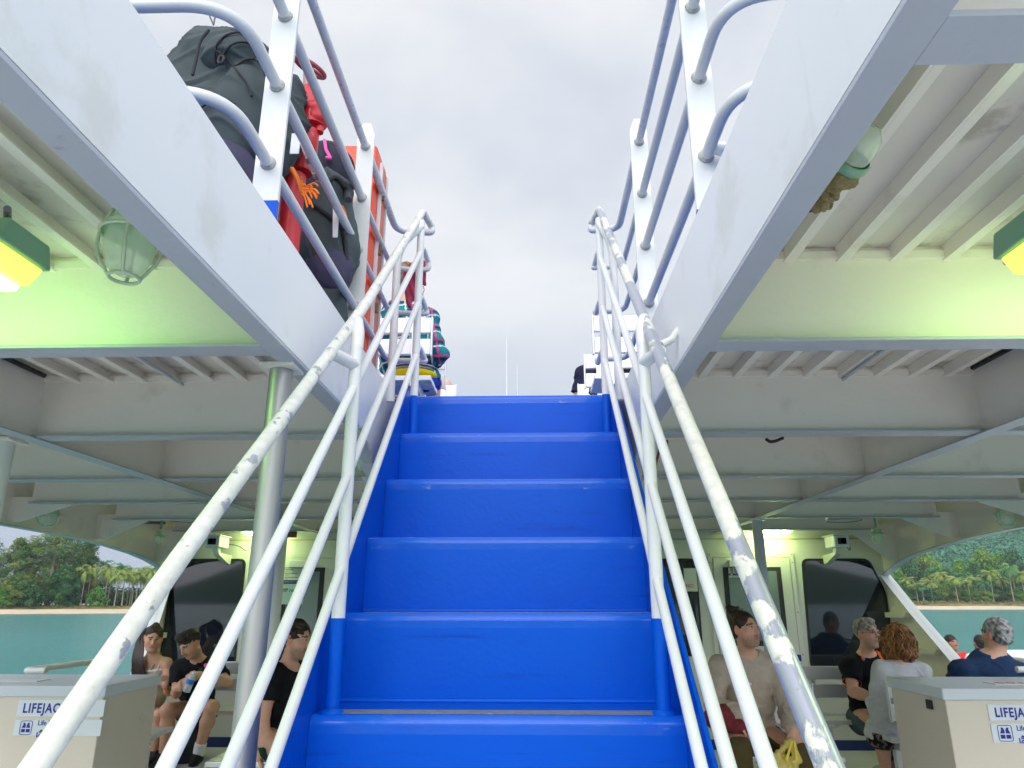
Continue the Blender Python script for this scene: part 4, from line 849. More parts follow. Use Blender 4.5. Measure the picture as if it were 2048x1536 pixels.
ywl = lambda x: 262+(x+187)*1.0*.62 if x > -400 else 262+(-400+187)*.62
shore('beach', -420, -60, ywl, 1.5, 7, 1.1, 160, 'ground')
ywr = lambda x: 428
shore('beach', 120, 620, ywr, 1.9, 9, 1.6, 130, 'ground')
# --- foliage meshes ----------------------------------------------------------
def leafmat(name, c1, c2, var=.35):
    m = mat(name, c1, .7, var=var, nscale=.35, spec=.2, spots=[(c2, .85, .22, .5)]); return m
M_leafA = leafmat('casuarina_needles', (.10, .18, .05), (.26, .30, .07)); M_leafB = leafmat('broad_leaves', (.10, .25, .04), (.20, .36, .06))
M_leafC = leafmat('dark_leaves', (.045, .13, .045), (.09, .20, .06)); M_palm = leafmat('palm_fronds', (.24, .33, .07), (.42, .40, .13)); M_palmg = leafmat('green_palm_fronds', (.07, .22, .07), (.13, .30, .10))
M_trunk = mat('grey_tan_trunk', (.30, .24, .18), .9, var=.3, nscale=1.5, stretch=(1, 1, 3)); M_bush = leafmat('bush_leaves', (.15, .30, .05), (.30, .33, .10)); M_bluegreen = leafmat('hill_forest_leaves', (.07, .20, .13), (.14, .30, .12))
def leaves(bb, rnd, c, R, n, s, droop=.0, flat=.75):
    vs, fs = bb.v, bb.f
    for _ in range(n):
        while True:
            p = Vector((rnd.uniform(-1, 1), rnd.uniform(-1, 1), rnd.uniform(-1, 1)))
            if .3 < p.length < 1: break
        q = Vector(c)+Vector((p.x*R, p.y*R, p.z*R*flat)); a = Vector((rnd.gauss(0, 1), rnd.gauss(0, 1), rnd.gauss(0, .6)-droop)).normalized(); b2 = a.cross(Vector((rnd.gauss(0, 1), rnd.gauss(0, 1), rnd.gauss(0, 1)))).normalized()
        l_ = s*rnd.uniform(.6, 1.4); w_ = l_*(.55 if not droop else .3); o = len(vs)
        vs += [tuple(q-a*l_/2), tuple(q+b2*w_/2), tuple(q+a*l_/2), tuple(q-b2*w_/2)]; fs.append((o, o+1, o+2, o+3)); bb.sm.append(False)
def tree_mesh(seed, H, R, nclump, per, leaf, ml, cone=.0, droop=0., base=.22):
    rnd = random.Random(seed); tr = MB(); cr_ = MB()
    tr.tube([(0, 0, 0), (rnd.uniform(-.2, .2), 0, H*.35), (rnd.uniform(-.5, .5), rnd.uniform(-.3, .3), H*.8)], [H*.022, H*.016, H*.006], 8)
    for k in range(nclump):
        u_ = base+(1-base)*(k+rnd.random())/nclump; rr = R*((1-u_)*1.25 if cone else math.sin(min(1, (u_-base)/(1-base)*.93+.12)*PI)**.55)*(.85+.3*rnd.random())
        a = rnd.uniform(0, 2*PI); d = rr*math.sqrt(rnd.random())
        c = (math.cos(a)*d, math.sin(a)*d, H*u_); cl = R*rnd.uniform(.20, .36)
        leaves(cr_, rnd, c, cl, per, leaf, droop)
        if rnd.random() < .5: tr.tube([(0, 0, H*max(.1, u_-.15)), (c[0]*.5, c[1]*.5, c[2]-H*.04), c], [H*.006, H*.004, H*.001], 5)
    return tr, cr_, ml
def palm_mesh(seed, H, L=4.2, nf=18, ml=None):
    rnd = random.Random(seed); tr = MB(); cr_ = MB(); lean = rnd.uniform(-.06, .06)*H
    top = Vector((lean, rnd.uniform(-.3, .3), H)); tr.tube([(0, 0, 0), (lean*.25, 0, H*.35), (lean*.6, 0, H*.7), top], [.28, .19, .16, .14], 8)
    for k in range(nf):
        a = 2*PI*k/nf+rnd.uniform(-.2, .2); el = rnd.choice([1.1, .75, .35, -.05, -.5])+rnd.uniform(-.15, .15); l_ = L*rnd.uniform(.8, 1.1); d = Vector((math.cos(a), math.sin(a), 0))
        pts = []; p = top.copy(); e_ = el
        for i in range(8):
            pts.append(p.copy()); p = p+(d*math.cos(e_)+Vector((0, 0, math.sin(e_))))*l_/7; e_ -= .22+.04*i*.5
        side_ = Vector((-d.y, d.x, 0))
        for i in range(7):
            a0, a1 = pts[i], pts[i+1]; wd = l_*.20*math.sin((i+.9)/8*PI)**.6
            for s_ in (-1, 1):
                for q_ in (0., .5):
                    b0 = a0.lerp(a1, q_); b1 = a0.lerp(a1, q_+.36); tip = b1+side_*s_*wd+Vector((0, 0, -wd*rnd.uniform(.45, 1.0)))+(a1-a0)*.5
                    cr_.add([b0, b1, tip+(a1-a0)*.06, tip], [(0, 1, 2, 3)])
    for k in range(6):
        a = k*PI/3; cr_.lathe([(0, -.16), (.14, -.05), (.14, .08), (0, .16)], (top.x+.25*math.cos(a), top.y+.25*math.sin(a), top.z-.25), 6)
    return tr, cr_, ml
CACHE = {}
def plant(kind, key, builder, loc, scale, rz, name, lab, cat, group):
    if key not in CACHE:
        tr, cr_, ml = builder()
        r = thing(name, lab, cat, loc, group, rz); CACHE[key] = [r, None, None]
        r.location = (0, 0, 0); r.rotation_euler = (0, 0, 0)
        CACHE[key][1] = tr.build('trunk', M_trunk, r); CACHE[key][2] = cr_.build('crown', ml, r)
    else:
        src = CACHE[key][0]; r = src.copy(); sc.collection.objects.link(r); r['label'] = lab; r['group'] = group; r['category'] = cat
        for c in CACHE[key][1:]:
            d = c.copy(); sc.collection.objects.link(d); d.parent = r; d.matrix_parent_inverse = c.matrix_parent_inverse.copy()
    r.location = loc; r.rotation_euler = (0, 0, rz); r.scale = (scale[0], scale[0], scale[1]) if hasattr(scale, '__len__') else (scale,)*3
    return r
rnd = random.Random(21)
ORD = ['first', 'second', 'third', 'fourth', 'fifth', 'sixth', 'seventh', 'eighth', 'ninth', 'tenth', 'eleventh', 'twelfth', 'thirteenth', 'fourteenth', 'fifteenth', 'sixteenth', 'seventeenth', 'eighteenth', 'nineteenth', 'twentieth', 'twenty-first', 'twenty-second', 'twenty-third', 'twenty-fourth', 'twenty-fifth', 'twenty-sixth', 'twenty-seventh', 'twenty-eighth']
def ground_at(px, d=0., right=False):
    """point on the bank above the beach seen at column px, d metres behind the beach"""
    v = _f+_r*((px-1024)/F_PX)-_u*((1213-768)/F_PX); v = Vector((v.x, v.y, 0)); v.normalize()
    s = 100.
    yw = ywr if right else ywl
    while v.y*s < yw(v.x*s)+(9 if right else 7)+6+d: s += .5
    return Vector((v.x*s, v.y*s, ZW+(3.4 if right else 2.5)))
def htop(p, py):                      # height of something standing at p whose top is seen at row py
    return at(0 if False else 1024+ (p.x*_r.x+p.y*_r.y+p.z*0)/(p.dot(_f))*F_PX, py, p.y).z-p.z
# left shore: casuarina grove
cas = [(-60, 1065, 14, 8.5), (15, 1082, 6, 5.5), (52, 1088, 20, 7.), (92, 1050, 8, 9.), (132, 1034, 14, 8.5), (158, 1090, 10, 4.), (30, 1150, 2, 5.), (118, 1135, 1, 5.), (150, 1128, 30, 5.)]
clab = ['tall casuarina at the far left edge of the beach', 'narrow feathery casuarina with pale top near the left edge', 'mid height casuarina left of the tallest crown', 'tallest broad casuarina with yellow green crown over the beach',
        'tall airy casuarina whose crown shows the sky on its right', 'slender casuarina at the right of the grove', 'low bushy casuarina by the sand at the left', 'dark lower casuarina in front of the tall grove', 'casuarina behind the first coconut palm']
for i, (px, py, d, R) in enumerate(cas):
    p = ground_at(px, d); H = htop(p, py)
    plant('cas', 'cas%d' % i, (lambda i=i, H=H, R=R: tree_mesh(40+i, H, R*1.22, 74, 230, .80, M_leafA if i not in (4, 7, 0) else M_leafC, droop=.5, base=.12 if i != 4 else .25)), p, 1, 0, 'casuarina_tree', clab[i], 'tree', 'casuarinas on the left beach')
# undergrowth behind the palms
for i, (px, py, d, R) in enumerate([(60, 1172, -2, 4.), (140, 1180, 3, 4.), (190, 1176, 0, 3.6), (250, 1192, 26, 5.), (10, 1172, -3, 2.6), (290, 1188, 30, 5.5)]):
    p = ground_at(px, d); H = htop(p, py)
    plant('bush', 'bu%d' % i, (lambda i=i, H=H, R=R: tree_mesh(90+i, H, R, 34, 110, .7, M_leafB if i in (2, 4) else M_leafC, base=.05)), p, 1, 0, 'leafy_bush', '%s leafy bush counted along the left beach' % ORD[i], 'bush', 'bushes on the left beach')
pal = [(160, 1140, 1, 0), (172, 1135, 6, 0), (190, 1128, 30, 1), (207, 1137, 2, 0), (213, 1150, 12, 0), (231, 1132, 26, 1), (228, 1148, 0, 0), (243, 1146, 1, 0), (252, 1140, 22, 0), (262, 1148, 8, 0), (270, 1147, 4, 0), (282, 1145, 14, 0), (292, 1140, 2, 0),
       (302, 1133, 12, 1), (318, 1140, 4, 0), (335, 1138, 10, 0), (152, 1130, 24, 1), (180, 1150, 9, 0), (42, 1178, 0, 0), (275, 1138, 34, 1), (240, 1137, 36, 1), (217, 1139, 38, 1), (258, 1150, 16, 0), (200, 1145, 20, 0), (285, 1152, 9, 0)]
pal = sorted(pal)
for i, (px, py, d, g) in enumerate(pal):
    p = ground_at(px, d); H = htop(p, py+3); k = i % 4
    plant('palm', 'palm%d%d' % (k, g), (lambda k=k, g=g: palm_mesh(7+k, 14., 5.0, 22, M_palmg if g else M_palm)), p, (1., H/14.), rnd.uniform(0, 6), 'coconut_palm', '%s coconut palm from the left along the left beach' % ORD[i], 'palm', 'coconut palms on the left beach')
bb = MB(); rr = random.Random(5)
for i in range(420):
    px = rr.uniform(-80, 330); p = ground_at(px, rr.uniform(30, 60)); leaves(bb, rr, (p.x, p.y, p.z+rr.uniform(.5, 7 if px > 210 else 10)), 2.6, 46, .95)
tag(bb.build('thicket', M_leafC), 'dark forest thicket behind the palms on the left beach', 'forest', kind='stuff')
bb = MB(); rr = random.Random(16)
for i in range(150):
    px = rr.uniform(-60, 330); p = ground_at(px, rr.uniform(-5, 3)); leaves(bb, rr, (p.x, p.y, p.z+rr.uniform(-.7, .1)), 1.1, 24, .45, flat=.5)
tag(bb.build('shrubs', leafmat('beach_scrub_leaves', (.10, .13, .04), (.22, .17, .07))), 'low patchy scrub at the top of the left beach', 'scrub', kind='stuff')
# right shore
bb = MB(); rr = random.Random(6)
for i in range(260):
    px = rr.uniform(1760, 2120); p = ground_at(px, rr.uniform(-3, 12), True); leaves(bb, rr, (p.x, p.y, p.z+rr.uniform(-.6, .8)), 1.9, 30, .7, flat=.5)
tag(bb.build('shrubs', leafmat('dry_shrub_leaves', (.17, .17, .06), (.28, .20, .09))), 'low brownish green scrub behind the right beach', 'scrub', kind='stuff')
rt = [(1795, 1135, 34, 9), (1830, 1118, 48, 12), (1862, 1108, 55, 13), (1880, 1140, 40, 9), (1905, 1142, 30, 8), (1935, 1125, 60, 12), (1962, 1132, 44, 10), (1985, 1105, 52, 12), (2015, 1112, 48, 13), (2045, 1108, 42, 13), (1815, 1165, 16, 8), (1845, 1172, 12, 7), (1898, 1160, 20, 8), (1940, 1176, 14, 8), (2010, 1170, 22, 9), (2040, 1180, 14, 8), (1780, 1165, 18, 8), (1970, 1180, 10, 6)]
for i, (px, py, d, R) in enumerate(rt):
    p = ground_at(px, d, True); H = htop(p, py); k = i % 5
    plant('bt', 'bt%d' % k, (lambda k=k: tree_mesh(130+k, 18., 9., 46, 150, .95, (M_leafB, M_leafC, M_bush)[k % 3], base=.12)), p, (R/9., H/18.), rnd.uniform(0, 6), 'broadleaf_tree', '%s broadleaf tree of the right shore, counted from the front rows back' % ORD[i], 'tree', 'broadleaf trees on the right shore')
rp = sorted([(1822, 1160, 14), (1838, 1170, 8), (1866, 1158, 12), (1890, 1150, 22), (1868, 1166, 10), (1886, 1142, 34), (1918, 1158, 8), (1938, 1152, 14), (1944, 1160, 9), (1960, 1156, 13), (1975, 1166, 8), (1990, 1148, 6), (2030, 1138, 6), (2036, 1136, 16), (2055, 1150, 12), (2012, 1160, 18), (1850, 1175, 6), (1800, 1168, 9)])
for i, (px, py, d) in enumerate(rp):
    p = ground_at(px, d, True); H = htop(p, py); k = i % 4
    plant('palm', 'palm%d%d' % (k, i % 3 == 0), (lambda k=k, i=i: palm_mesh(7+k, 14., 5.0, 22, M_palmg if i % 3 == 0 else M_palm)), p, (1.35, H/14.), rnd.uniform(0, 6), 'coconut_palm', '%s coconut palm from the left along the right shore' % ORD[i], 'palm', 'coconut palms on the right shore')
# forested hill
def hillz(x, y, x0=520, y0=1050, sx=420, sy=330, H=150):
    return ZW+3+H*math.exp(-((x-x0)/sx)**2-((y-y0)/sy)**2)*(1+.12*math.sin(x*.02)+.1*math.sin(y*.017+x*.01))
n = 60; vs = []; fs = []
for i in range(n+1):
    for j in range(n+1):
        x = 100+1300*i/n; y = 520+1100*j/n; vs.append((x, y, hillz(x, y)-3))
for i in range(n):
    for j in range(n): a = i*(n+1)+j; fs.append((a, a+n+1, a+n+2, a+1))
struct(MB().add(vs, fs, True).build('hill', M_leafC))
bb = MB(); rr = random.Random(9)
for i in range(2300):
    px = rr.uniform(1740, 2130); v = _f+_r*((px-1024)/F_PX); s_ = rr.uniform(560, 1080); x, y = v.x/v.y*s_, s_
    z = hillz(x, y); R_ = rr.uniform(5, 9.5); leaves(bb, rr, (x, y, z+rr.uniform(-2, 5)), R_, 40, 2.6)
tag(bb.build('hill_forest', M_bluegreen), 'dense forest covering the hill behind the right shore', 'forest', kind='stuff')
# island far astern, mirrored in the cabin windows
n = 40; vs = []; fs = []
for i in range(n+1):
    for j in range(3):
        x = -1500+3000*i/n; vs.append((x, -1400-(j*200), ZW-2+(0 if j != 1 else 165*math.exp(-((x-350)/330)**2)+130*math.exp(-((x+420)/380)**2)+15*math.sin(x*.01))))
for i in range(n):
    for j in range(2): a = i*3+j; fs.append((a, a+3, a+4, a+1))
struct(MB().add(vs, fs, True).build('hill', M_leafC))
# ================================================================ people
def rotm(yaw, pitch=0., roll=0.):
    """columns x = the figure's left... rows of the returned matrix are local axes (right, front, up) in world; yaw 0 looks to -Y (the camera), + turns to +X"""
    R1 = Matrix.Rotation(yaw, 3, 'Z') @ Matrix.Rotation(-pitch, 3, 'X') @ Matrix.Rotation(roll, 3, 'Y')
    # base: front = -Y, right-hand side of the picture = +X, up = Z
    ex, ey, ez = R1 @ Vector((1, 0, 0)), R1 @ Vector((0, -1, 0)), R1 @ Vector((0, 0, 1))
    return np.array([A_(ex), A_(ey), A_(ez)])
SK = {'fair': (.68, .42, .31), 'tan': (.58, .33, .22), 'ruddy': (.68, .38, .27), 'brown': (.30, .15, .09)}
M_skin = vcol('skin', .48, .4, sss=.12, bump=.06, bscale=300, noise=.06)
M_cloth = vcol('woven_cloth', .85, .15, bump=.25, bscale=500, noise=.08)
M_hair = vcol('hair', .5, .35, bump=.5, bscale=160, noise=.25)
M_eye = mat('eye_white', (.75, .72, .70), .25); M_iris = mat('iris_dark', (.05, .03, .02), .15)
def head(f, c, M, sc_=1., jaw=1., fem=False, lod=0):
    P = lambda x, y, z: c+sc_*(M[0]*x+M[1]*y+M[2]*z)
    s = sc_
    f.ell(P(0, -.018, .035), (.074*s, .094*s, .088*s), M, .01); f.ell(P(0, .018, -.02), (.064*s, .074*s, .088*s), M, .03)
    f.ell(P(0, .030, -.068), (.047*s*jaw, .052*s, .045*s), M, .03); f.ell(P(0, .070, -.094), (.019*s*jaw, .016*s, .015*s), M, .025)
    for m in (-1, 1):
        f.ell(P(m*.040, .052, -.022), (.022*s, .022*s, .020*s), M, .03)         # cheek
        f.ell(P(m*.032, .094, .014), (.017*s, .013*s, .0105*s), M, .010, 's')     # socket
        f.ell(P(m*.031, .0765, .012), (.0125*s,)*3, M, .003)                       # eyeball
        f.cap(P(m*.018, .088, .030), P(m*.046, .078, .030), .0075*s, .006*s, .012)  # brow ridge
        f.cap(P(m*.020, .0855, .0195), P(m*.043, .078, .0175), .0035*s, .003*s, .004)  # lid
        f.ell(P(m*.076, -.004, .000), (.011*s, .018*s, .031*s), M, .008); f.ell(P(m*.084, .003, .002), (.006*s, .009*s, .017*s), M, .004, 's')
        f.ell(P(m*.011, .098, -.024), (.008*s, .010*s, .007*s), M, .006)
        f.cap(P(m*.050, .02, -.045), P(m*.030, .055, -.085), .016*s*jaw, .014*s, .03)
    f.cap(P(0, .086, .020), P(0, .107, -.018), .0075*s, .011*s, .012); f.ell(P(0, .107, -.022), (.010*s, .010*s, .009*s), M, .006)
    f.cap(P(-.019, .086, -.050), P(.019, .086, -.050), .0055*s, k=.006); f.cap(P(-.016, .086, -.060), P(.016, .086, -.060), .0065*s, k=.006)
    f.cap(P(-.021, .091, -.0552), P(.021, .091, -.0552), .0022*s, k=.003, op='s')
    f.ell(P(0, .078, -.072), (.020*s, .012*s, .008*s), M, .008, 's') if 0 else None
def headpaint(V, C, c, M, sc_, skin, brow=(.06, .035, .02), lip=(.42, .14, .12), beard=None, bd=(.5, .5), lipz=0):
    L = (V-c)@M.T/sc_; x, y, z = L[:, 0], L[:, 1], L[:, 2]; near = np.linalg.norm(L, axis=1) < .16
    def put(mask, col, a=1.):
        a = np.clip(a*mask.astype(float), 0, 1)[:, None] if not isinstance(a, np.ndarray) else np.clip(a, 0, 1)[:, None]*mask[:, None]
        C[:] = C*(1-a)+np.array(col)*a
    ck = np.exp(-(((np.abs(x)-.04)/.02)**2+((z+.02)/.022)**2))*(y > .03); put(near, (skin[0]*1.12, skin[1]*.80, skin[2]*.78), ck*.5)
    put(near & (np.abs(x) < .013) & (y > .095) & (z < -.005) & (z > -.04), (skin[0]*1.1, skin[1]*.8, skin[2]*.78), .4)
    put(near & (np.abs(x) > .07) & (np.abs(z) < .04), (skin[0]*1.1, skin[1]*.72, skin[2]*.68), .6)
    if beard is not None:
        nz = .5+.5*wob(V, 260)
        low = near & (z < -.030) & (z > -.128)
        put(low, beard, np.clip(bd[0]*(.45+.6*nz)*np.clip((-.030-z)/.03, 0, 1)*np.clip((y+.005)/.03, 0, 1)*np.clip((z+.128)/.02, 0, 1), 0, 1))
        put(near & (y > .078) & (z > -.050) & (z < -.034) & (np.abs(x) < .026), beard, np.clip(bd[1]*(.6+.5*nz), 0, 1))
    put(near & (np.abs(x) < .022-.25*np.abs(z+.0555)) & (y > .082) & (z < -.0455) & (z > -.066), lip, .85)
    put(near & (y > .06) & (np.abs(np.abs(x)-.031) < .019) & (np.abs(z-(.0325-.18*(np.abs(x)-.031))) < .0052), brow, .9)
    ey = near & (np.hypot((np.abs(x)-.031)/.0135, (z-.0115)/.0058) < 1) & (y > .076); put(ey, (.62, .56, .52), 1.)
    put(near & (np.hypot(np.abs(x)-.031, z-.0115) < .0055) & (y > .076), (.035, .02, .015), 1.)
    ln = near & (np.abs(np.hypot((np.abs(x)-.031)/.0145, (z-.0115)/.0068)-1) < .2) & (y > .074) & (z > .012); put(ln, (.10, .05, .035), .8)
    return C
def hand(f, w, d, up, side, s=1., curl=.5, spread=.6):
    """w wrist, d direction of the hand, up = back of the hand, side = +1/-1 where the thumb is along up x d"""
    w, d, up = Vector(w), Vector(d).normalized(), Vector(up); up = (up-d*up.dot(d)).normalized(); lat = up.cross(d)*side
    pal = w+d*.045*s; M = np.array([A_(lat), A_(d), A_(up)])
    f.cap(w-d*.01, w+d*.02, .024*s, .026*s, .02, flat=(lat, 1.15)); f.ell(pal, (.040*s, .050*s, .016*s), M, .02)
    ln = [.070, .078, .073, .058]
    for i in range(4):
        o = (1.5-i)*.0185*s; b0 = w+d*(.082-.004*abs(i-1.3))*s+lat*o; dd = (d+lat*o*spread*4/s*.12).normalized(); p = b0
        for k, fr_ in enumerate((.44, .32, .24)):
            a = curl*(.55+.75*k)+.08*i*curl; q = p+(dd*math.cos(a)-up*math.sin(a))*ln[i]*fr_*s; f.cap(p, q, (.0088-.0008*k)*s, (.0082-.0008*k)*s, .0035 if k else .010); p = q
    t0 = w+d*.022*s+lat*.026*s-up*.004; t1 = t0+(d*.55+lat*.75-up*.25).normalized()*.036*s; t2 = t1+(d*.85+lat*.25-up*(.3+.3*curl)).normalized()*.030*s; t3 = t2+(d*.9-lat*.15-up*(.3+.5*curl)).normalized()*.024*s
    f.cap(t0, t1, .013*s, .0105*s, .012); f.cap(t1, t2, .0102*s, .0092*s, .004); f.cap(t2, t3, .0092*s, .008*s, .004)
FIG = {}
def figure(key, lab, J, skin, h=.005, hy=(0, 0, 0), hs=1., build=1., sleeve='short', top=None, topcol=None, bottom='long', botcol=(.1, .1, .1), jaw=1., beard=None, bd=(.5, .5), lip=(.42, .14, .12), brow=(.06, .035, .02),
           hands=(), feet=True, cloth_h=.008, neck_cut=.0, hem=None, shoe=(.05, .05, .05), leg_cut=None, group=None, female=False, tuck=False):
    J = {k: (Vector(v) if v is not None else None) for k, v in J.items()}; s = build
    dn = J['neck']-J['head']; tgt = .158*hs
    if dn.length > tgt:
        mv = J['head']+dn.normalized()*tgt-J['neck']; J['neck'] += mv; J['shL'] += mv*.75; J['shR'] += mv*.75
    t = thing('person', lab, 'person', (J['pel'].x, J['pel'].y, FLOOR if J['pel'].z < .5 else DK), group); FIG[key] = t
    M = rotm(*hy); hc = A_(J['head'])
    lat = (J['shR']-J['shL']).normalized(); spine = (J['neck']-J['pel']).normalized(); fr = lat.cross(spine).normalized()
    P = [A_(v) for v in J.values() if v is not None]; lo = np.min(P, 0)-.17; hi = np.max(P, 0)+.17
    f = SDF(lo, hi, h)
    chest = J['neck'].lerp(J['pel'], .33); waist = J['neck'].lerp(J['pel'], .68)
    Mt = np.array([A_(lat), A_(fr), A_(spine)])
    f.ell(chest, (.150*s, .105*s, .165*s), Mt, .03); f.ell(waist, (.130*s, .100*s, .15*s), Mt, .06); f.ell(J['pel'], (.150*s, .115*s, .115*s), Mt, .06)
    f.cap(J['neck']-spine*.03, J['head']-Vector(M[2])*.07*hs-Vector(M[1])*.012, .058*s if not female else .048, .050*hs if not female else .044, .03)
    for sd2 in ('L', 'R'):
        sh, el, wr = J['sh'+sd2], J['el'+sd2], J['wr'+sd2]
        f.cap(J['neck']-spine*.055, sh, .052*s, .054*s, .05); f.ell(sh, (.058*s,)*3, None, .03)
        f.cap(sh, sh.lerp(el, .45), .050*s, .047*s, .03); f.cap(sh.lerp(el, .4), el, .048*s, .036*s, .02)
        f.cap(el, el.lerp(wr, .35), .038*s, .040*s, .015); f.cap(el.lerp(wr, .3), wr, .040*s, .0255*s, .02)
        hp, kn, an = J['hip'+sd2], J.get('kn'+sd2), J.get('an'+sd2)
        if kn is not None:
            f.cap(hp, kn, .085*s, .056*s, .04); f.ell(kn, (.056*s,)*3, None, .02)
            if an is not None:
                cf = kn.lerp(an, .32)+(kn-hp).normalized()*-.02; f.cap(kn, cf, .052*s, .056*s, .02); f.cap(cf, an, .056*s, .034*s, .03)
                to = J.get('to'+sd2) or an+Vector((0, -.14, -.05)); f.cap(an+Vector((0, 0, -.03)), to, .036*s, .026*s, .02)
    for w_, d, up, side_, curl in hands: hand(f, w_, d, up, side_, .98*min(s, 1.05), curl)
    head(f, hc, M, hs, jaw, female)
    def colr(V):
        C = np.tile(np.array(skin, float), (len(V), 1))
        # knuckles, knees and elbows a little redder
        for q in (J['elL'], J['elR'], J.get('knL'), J.get('knR')):
            if q is not None: a = .3*np.exp(-(np.linalg.norm(V-A_(q), axis=1)/.06)**2)[:, None]; C[:] = C*(1-a)+np.array((skin[0]*1.05, skin[1]*.78, skin[2]*.74))*a
        return headpaint(V, C, hc, M, hs, skin, brow, lip, beard, bd)
    body = f.mesh('body', M_skin, t, colr)
    # clothes -----------------------------------------------------------------
    if top is not None:
        g = SDF(lo-.03, hi+.03, cloth_h); e_ = .014
        g.ell(chest, (.150*s+e_, .105*s+e_, .165*s+e_), Mt, .03); g.ell(waist, (.134*s+e_+.006, .104*s+e_+.008, .15*s+e_), Mt, .07); g.ell(J['pel'], (.152*s+e_, .118*s+e_, .10*s+e_), Mt, .06)
        for sd2 in ('L', 'R'):
            sh, el, wr = J['sh'+sd2], J['el'+sd2], J['wr'+sd2]
            g.cap(J['neck']-spine*.062, sh, .050*s+e_*.6, .054*s+e_, .05); g.ell(sh, (.058*s+e_,)*3, None, .03)
            if sleeve == 'short': g.cap(sh, sh.lerp(el, .62), .052*s+e_, .060*s+e_*.8, .02, ends=False)
            elif sleeve == 'long':
                g.cap(sh, el, .054*s+e_, .046*s+e_, .02); g.cap(el, el.lerp(wr, .85), .046*s+e_, .036*s+e_, .02); g.cap(el.lerp(wr, .84), el.lerp(wr, .98), .031*s+.008, .030*s+.008, .006, ends=False)
        nb = J['neck']+fr*.02+spine*.03
        g.ell(nb, (.078*s+neck_cut*.4, .072*s+neck_cut, .062+neck_cut), Mt, .008, 's')
        if hem is not None: g.box(J['pel']-spine*(.5+hem), (.5, .5, .5), Mt, .001, .004, 's')
        sd3 = hash_(key)
        def fold(V):
            L = (V-A_(J['pel']))@Mt.T
            ax1 = 1 if sleeve == 'none' else 1
            d_ = .008*wob(V, 24, sd3)+.006*np.sin(L[:, 2]*70+9*L[:, 0]*np.sign(L[:, 0])+3*wob(V, 12, sd3))*np.clip(1.1-np.abs(L[:, 2]-.12)*3.2, .12, 1)
            rg = 1-np.abs(np.sin(26*L[:, 2]+11*np.abs(L[:, 0])+3.2*wob(V, 8, sd3))); d_ = d_+.011*rg**4*np.clip(.6+wob(V, 10, sd3+2), 0, 1)
            for q in (J['elL'], J['elR']):
                dd = np.linalg.norm(V-A_(q), axis=1); d_ = d_+.006*np.exp(-(dd/.09)**2)*np.sin(dd*110+2*wob(V, 20))
            return d_
        o = g.mesh(top, M_cloth, t, topcol or (lambda V: np.tile((.3, .3, .3), (len(V), 1))), fold)
    if bottom:
        g = SDF(lo-.03, hi+.03, cloth_h); e_ = .013
        g.ell(J['pel']-spine*.02, (.152*s+e_*.7, .118*s+e_*.7, .10*s+e_), Mt, .03)
        for sd2 in ('L', 'R'):
            hp, kn, an = J['hip'+sd2], J.get('kn'+sd2), J.get('an'+sd2)
            if kn is None: continue
            if bottom == 'short': g.cap(hp, hp.lerp(kn, leg_cut or .8), .090*s+e_, .074*s+e_, .04, ends=False); g.ell(hp, (.09*s+e_,)*3, None, .03)
            else:
                g.cap(hp, kn, .088*s+e_, .062*s+e_, .04)
                if an is not None: g.cap(kn, an+Vector((0, 0, .02)), .062*s+e_, .052*s+e_*.5, .02)
        g.box(J['pel']+spine*(.5+.07), (.5, .5, .5), Mt, .001, .004, 's')
        sd3 = hash_(key)+3
        g.mesh('shorts' if bottom == 'short' else 'trousers', M_cloth, t, (lambda V: np.tile(botcol, (len(V), 1))) if not callable(botcol) else botcol, lambda V: .005*wob(V, 26, sd3)+.003*wob(V, 60, sd3))
    if feet:
        for sd2 in ('L', 'R'):
            an = J.get('an'+sd2)
            if an is None: continue
            to = J.get('to'+sd2) or an+Vector((0, -.14, -.05)); g = SDF(np.minimum(A_(an), A_(to))-.12, np.maximum(A_(an), A_(to))+.12, .005)
            g.cap(an+Vector((0, 0, -.03)), to, .046, .036, .02); g.cap(an+Vector((0, 0, .01)), an+Vector((0, 0, -.04)), .046, .046, .02); g.box(Vector(((an.x+to.x)/2, (an.y+to.y)/2, to.z-.10-.0)), (.3, .3, .075), None, .001, .004, 's')
            g.mesh('shoe', M_cloth, t, lambda V: np.where((V[:, 2] < to.z-.012)[:, None], np.array((.6, .6, .6)), np.array(shoe)))
    return t, M, hc, J, (lat, fr, spine)
def hash_(k): return float(sum(map(ord, k)) % 17)
def hair(t, hc, M, hs, prims, cuts, colr, disp=None, h=.005, nm='hair', pad=.05):
    g = SDF(hc-.22-pad, hc+.22+pad, h); P = lambda x, y, z: hc+hs*(M[0]*x+M[1]*y+M[2]*z)
    for p in prims:
        if p[0] == 'e': g.ell(P(*p[1]), tuple(v*hs for v in p[2]), M, p[3])
        else: g.cap(P(*p[1]), P(*p[2]), p[3]*hs, p[4]*hs, p[5])
    for p in cuts: g.ell(P(*p[0]), tuple(v*hs for v in p[1]), M, p[2], 's')
    c1, c2 = colr
    return g.mesh(nm, M_hair, t, lambda V: np.array(c1)+(np.array(c2)-np.array(c1))*np.clip(.5+.8*wob(V, 120, 2)+.4*wob(V, 45), 0, 1)[:, None], disp or (lambda V: .002*wob(V, 190)+.0015*wob(V, 90, 4)))
FACECUT = [((0, .115, -.035), (.062, .075, .098), .01)]
def strands(t, roots, r, m, nm='strands', seg=5):
    b_ = MB()
    for pts in roots: b_.tube(fillet(pts, .05, 3), [r*(1-.6*i/(len(fillet(pts, .05, 3))-1)) for i in range(len(fillet(pts, .05, 3)))], seg)
    return b_.build(nm, m, t)
def solid(c, v=.12, f=60.): return lambda V: np.array(c)*(1+v*wob(V, f))[:, None]
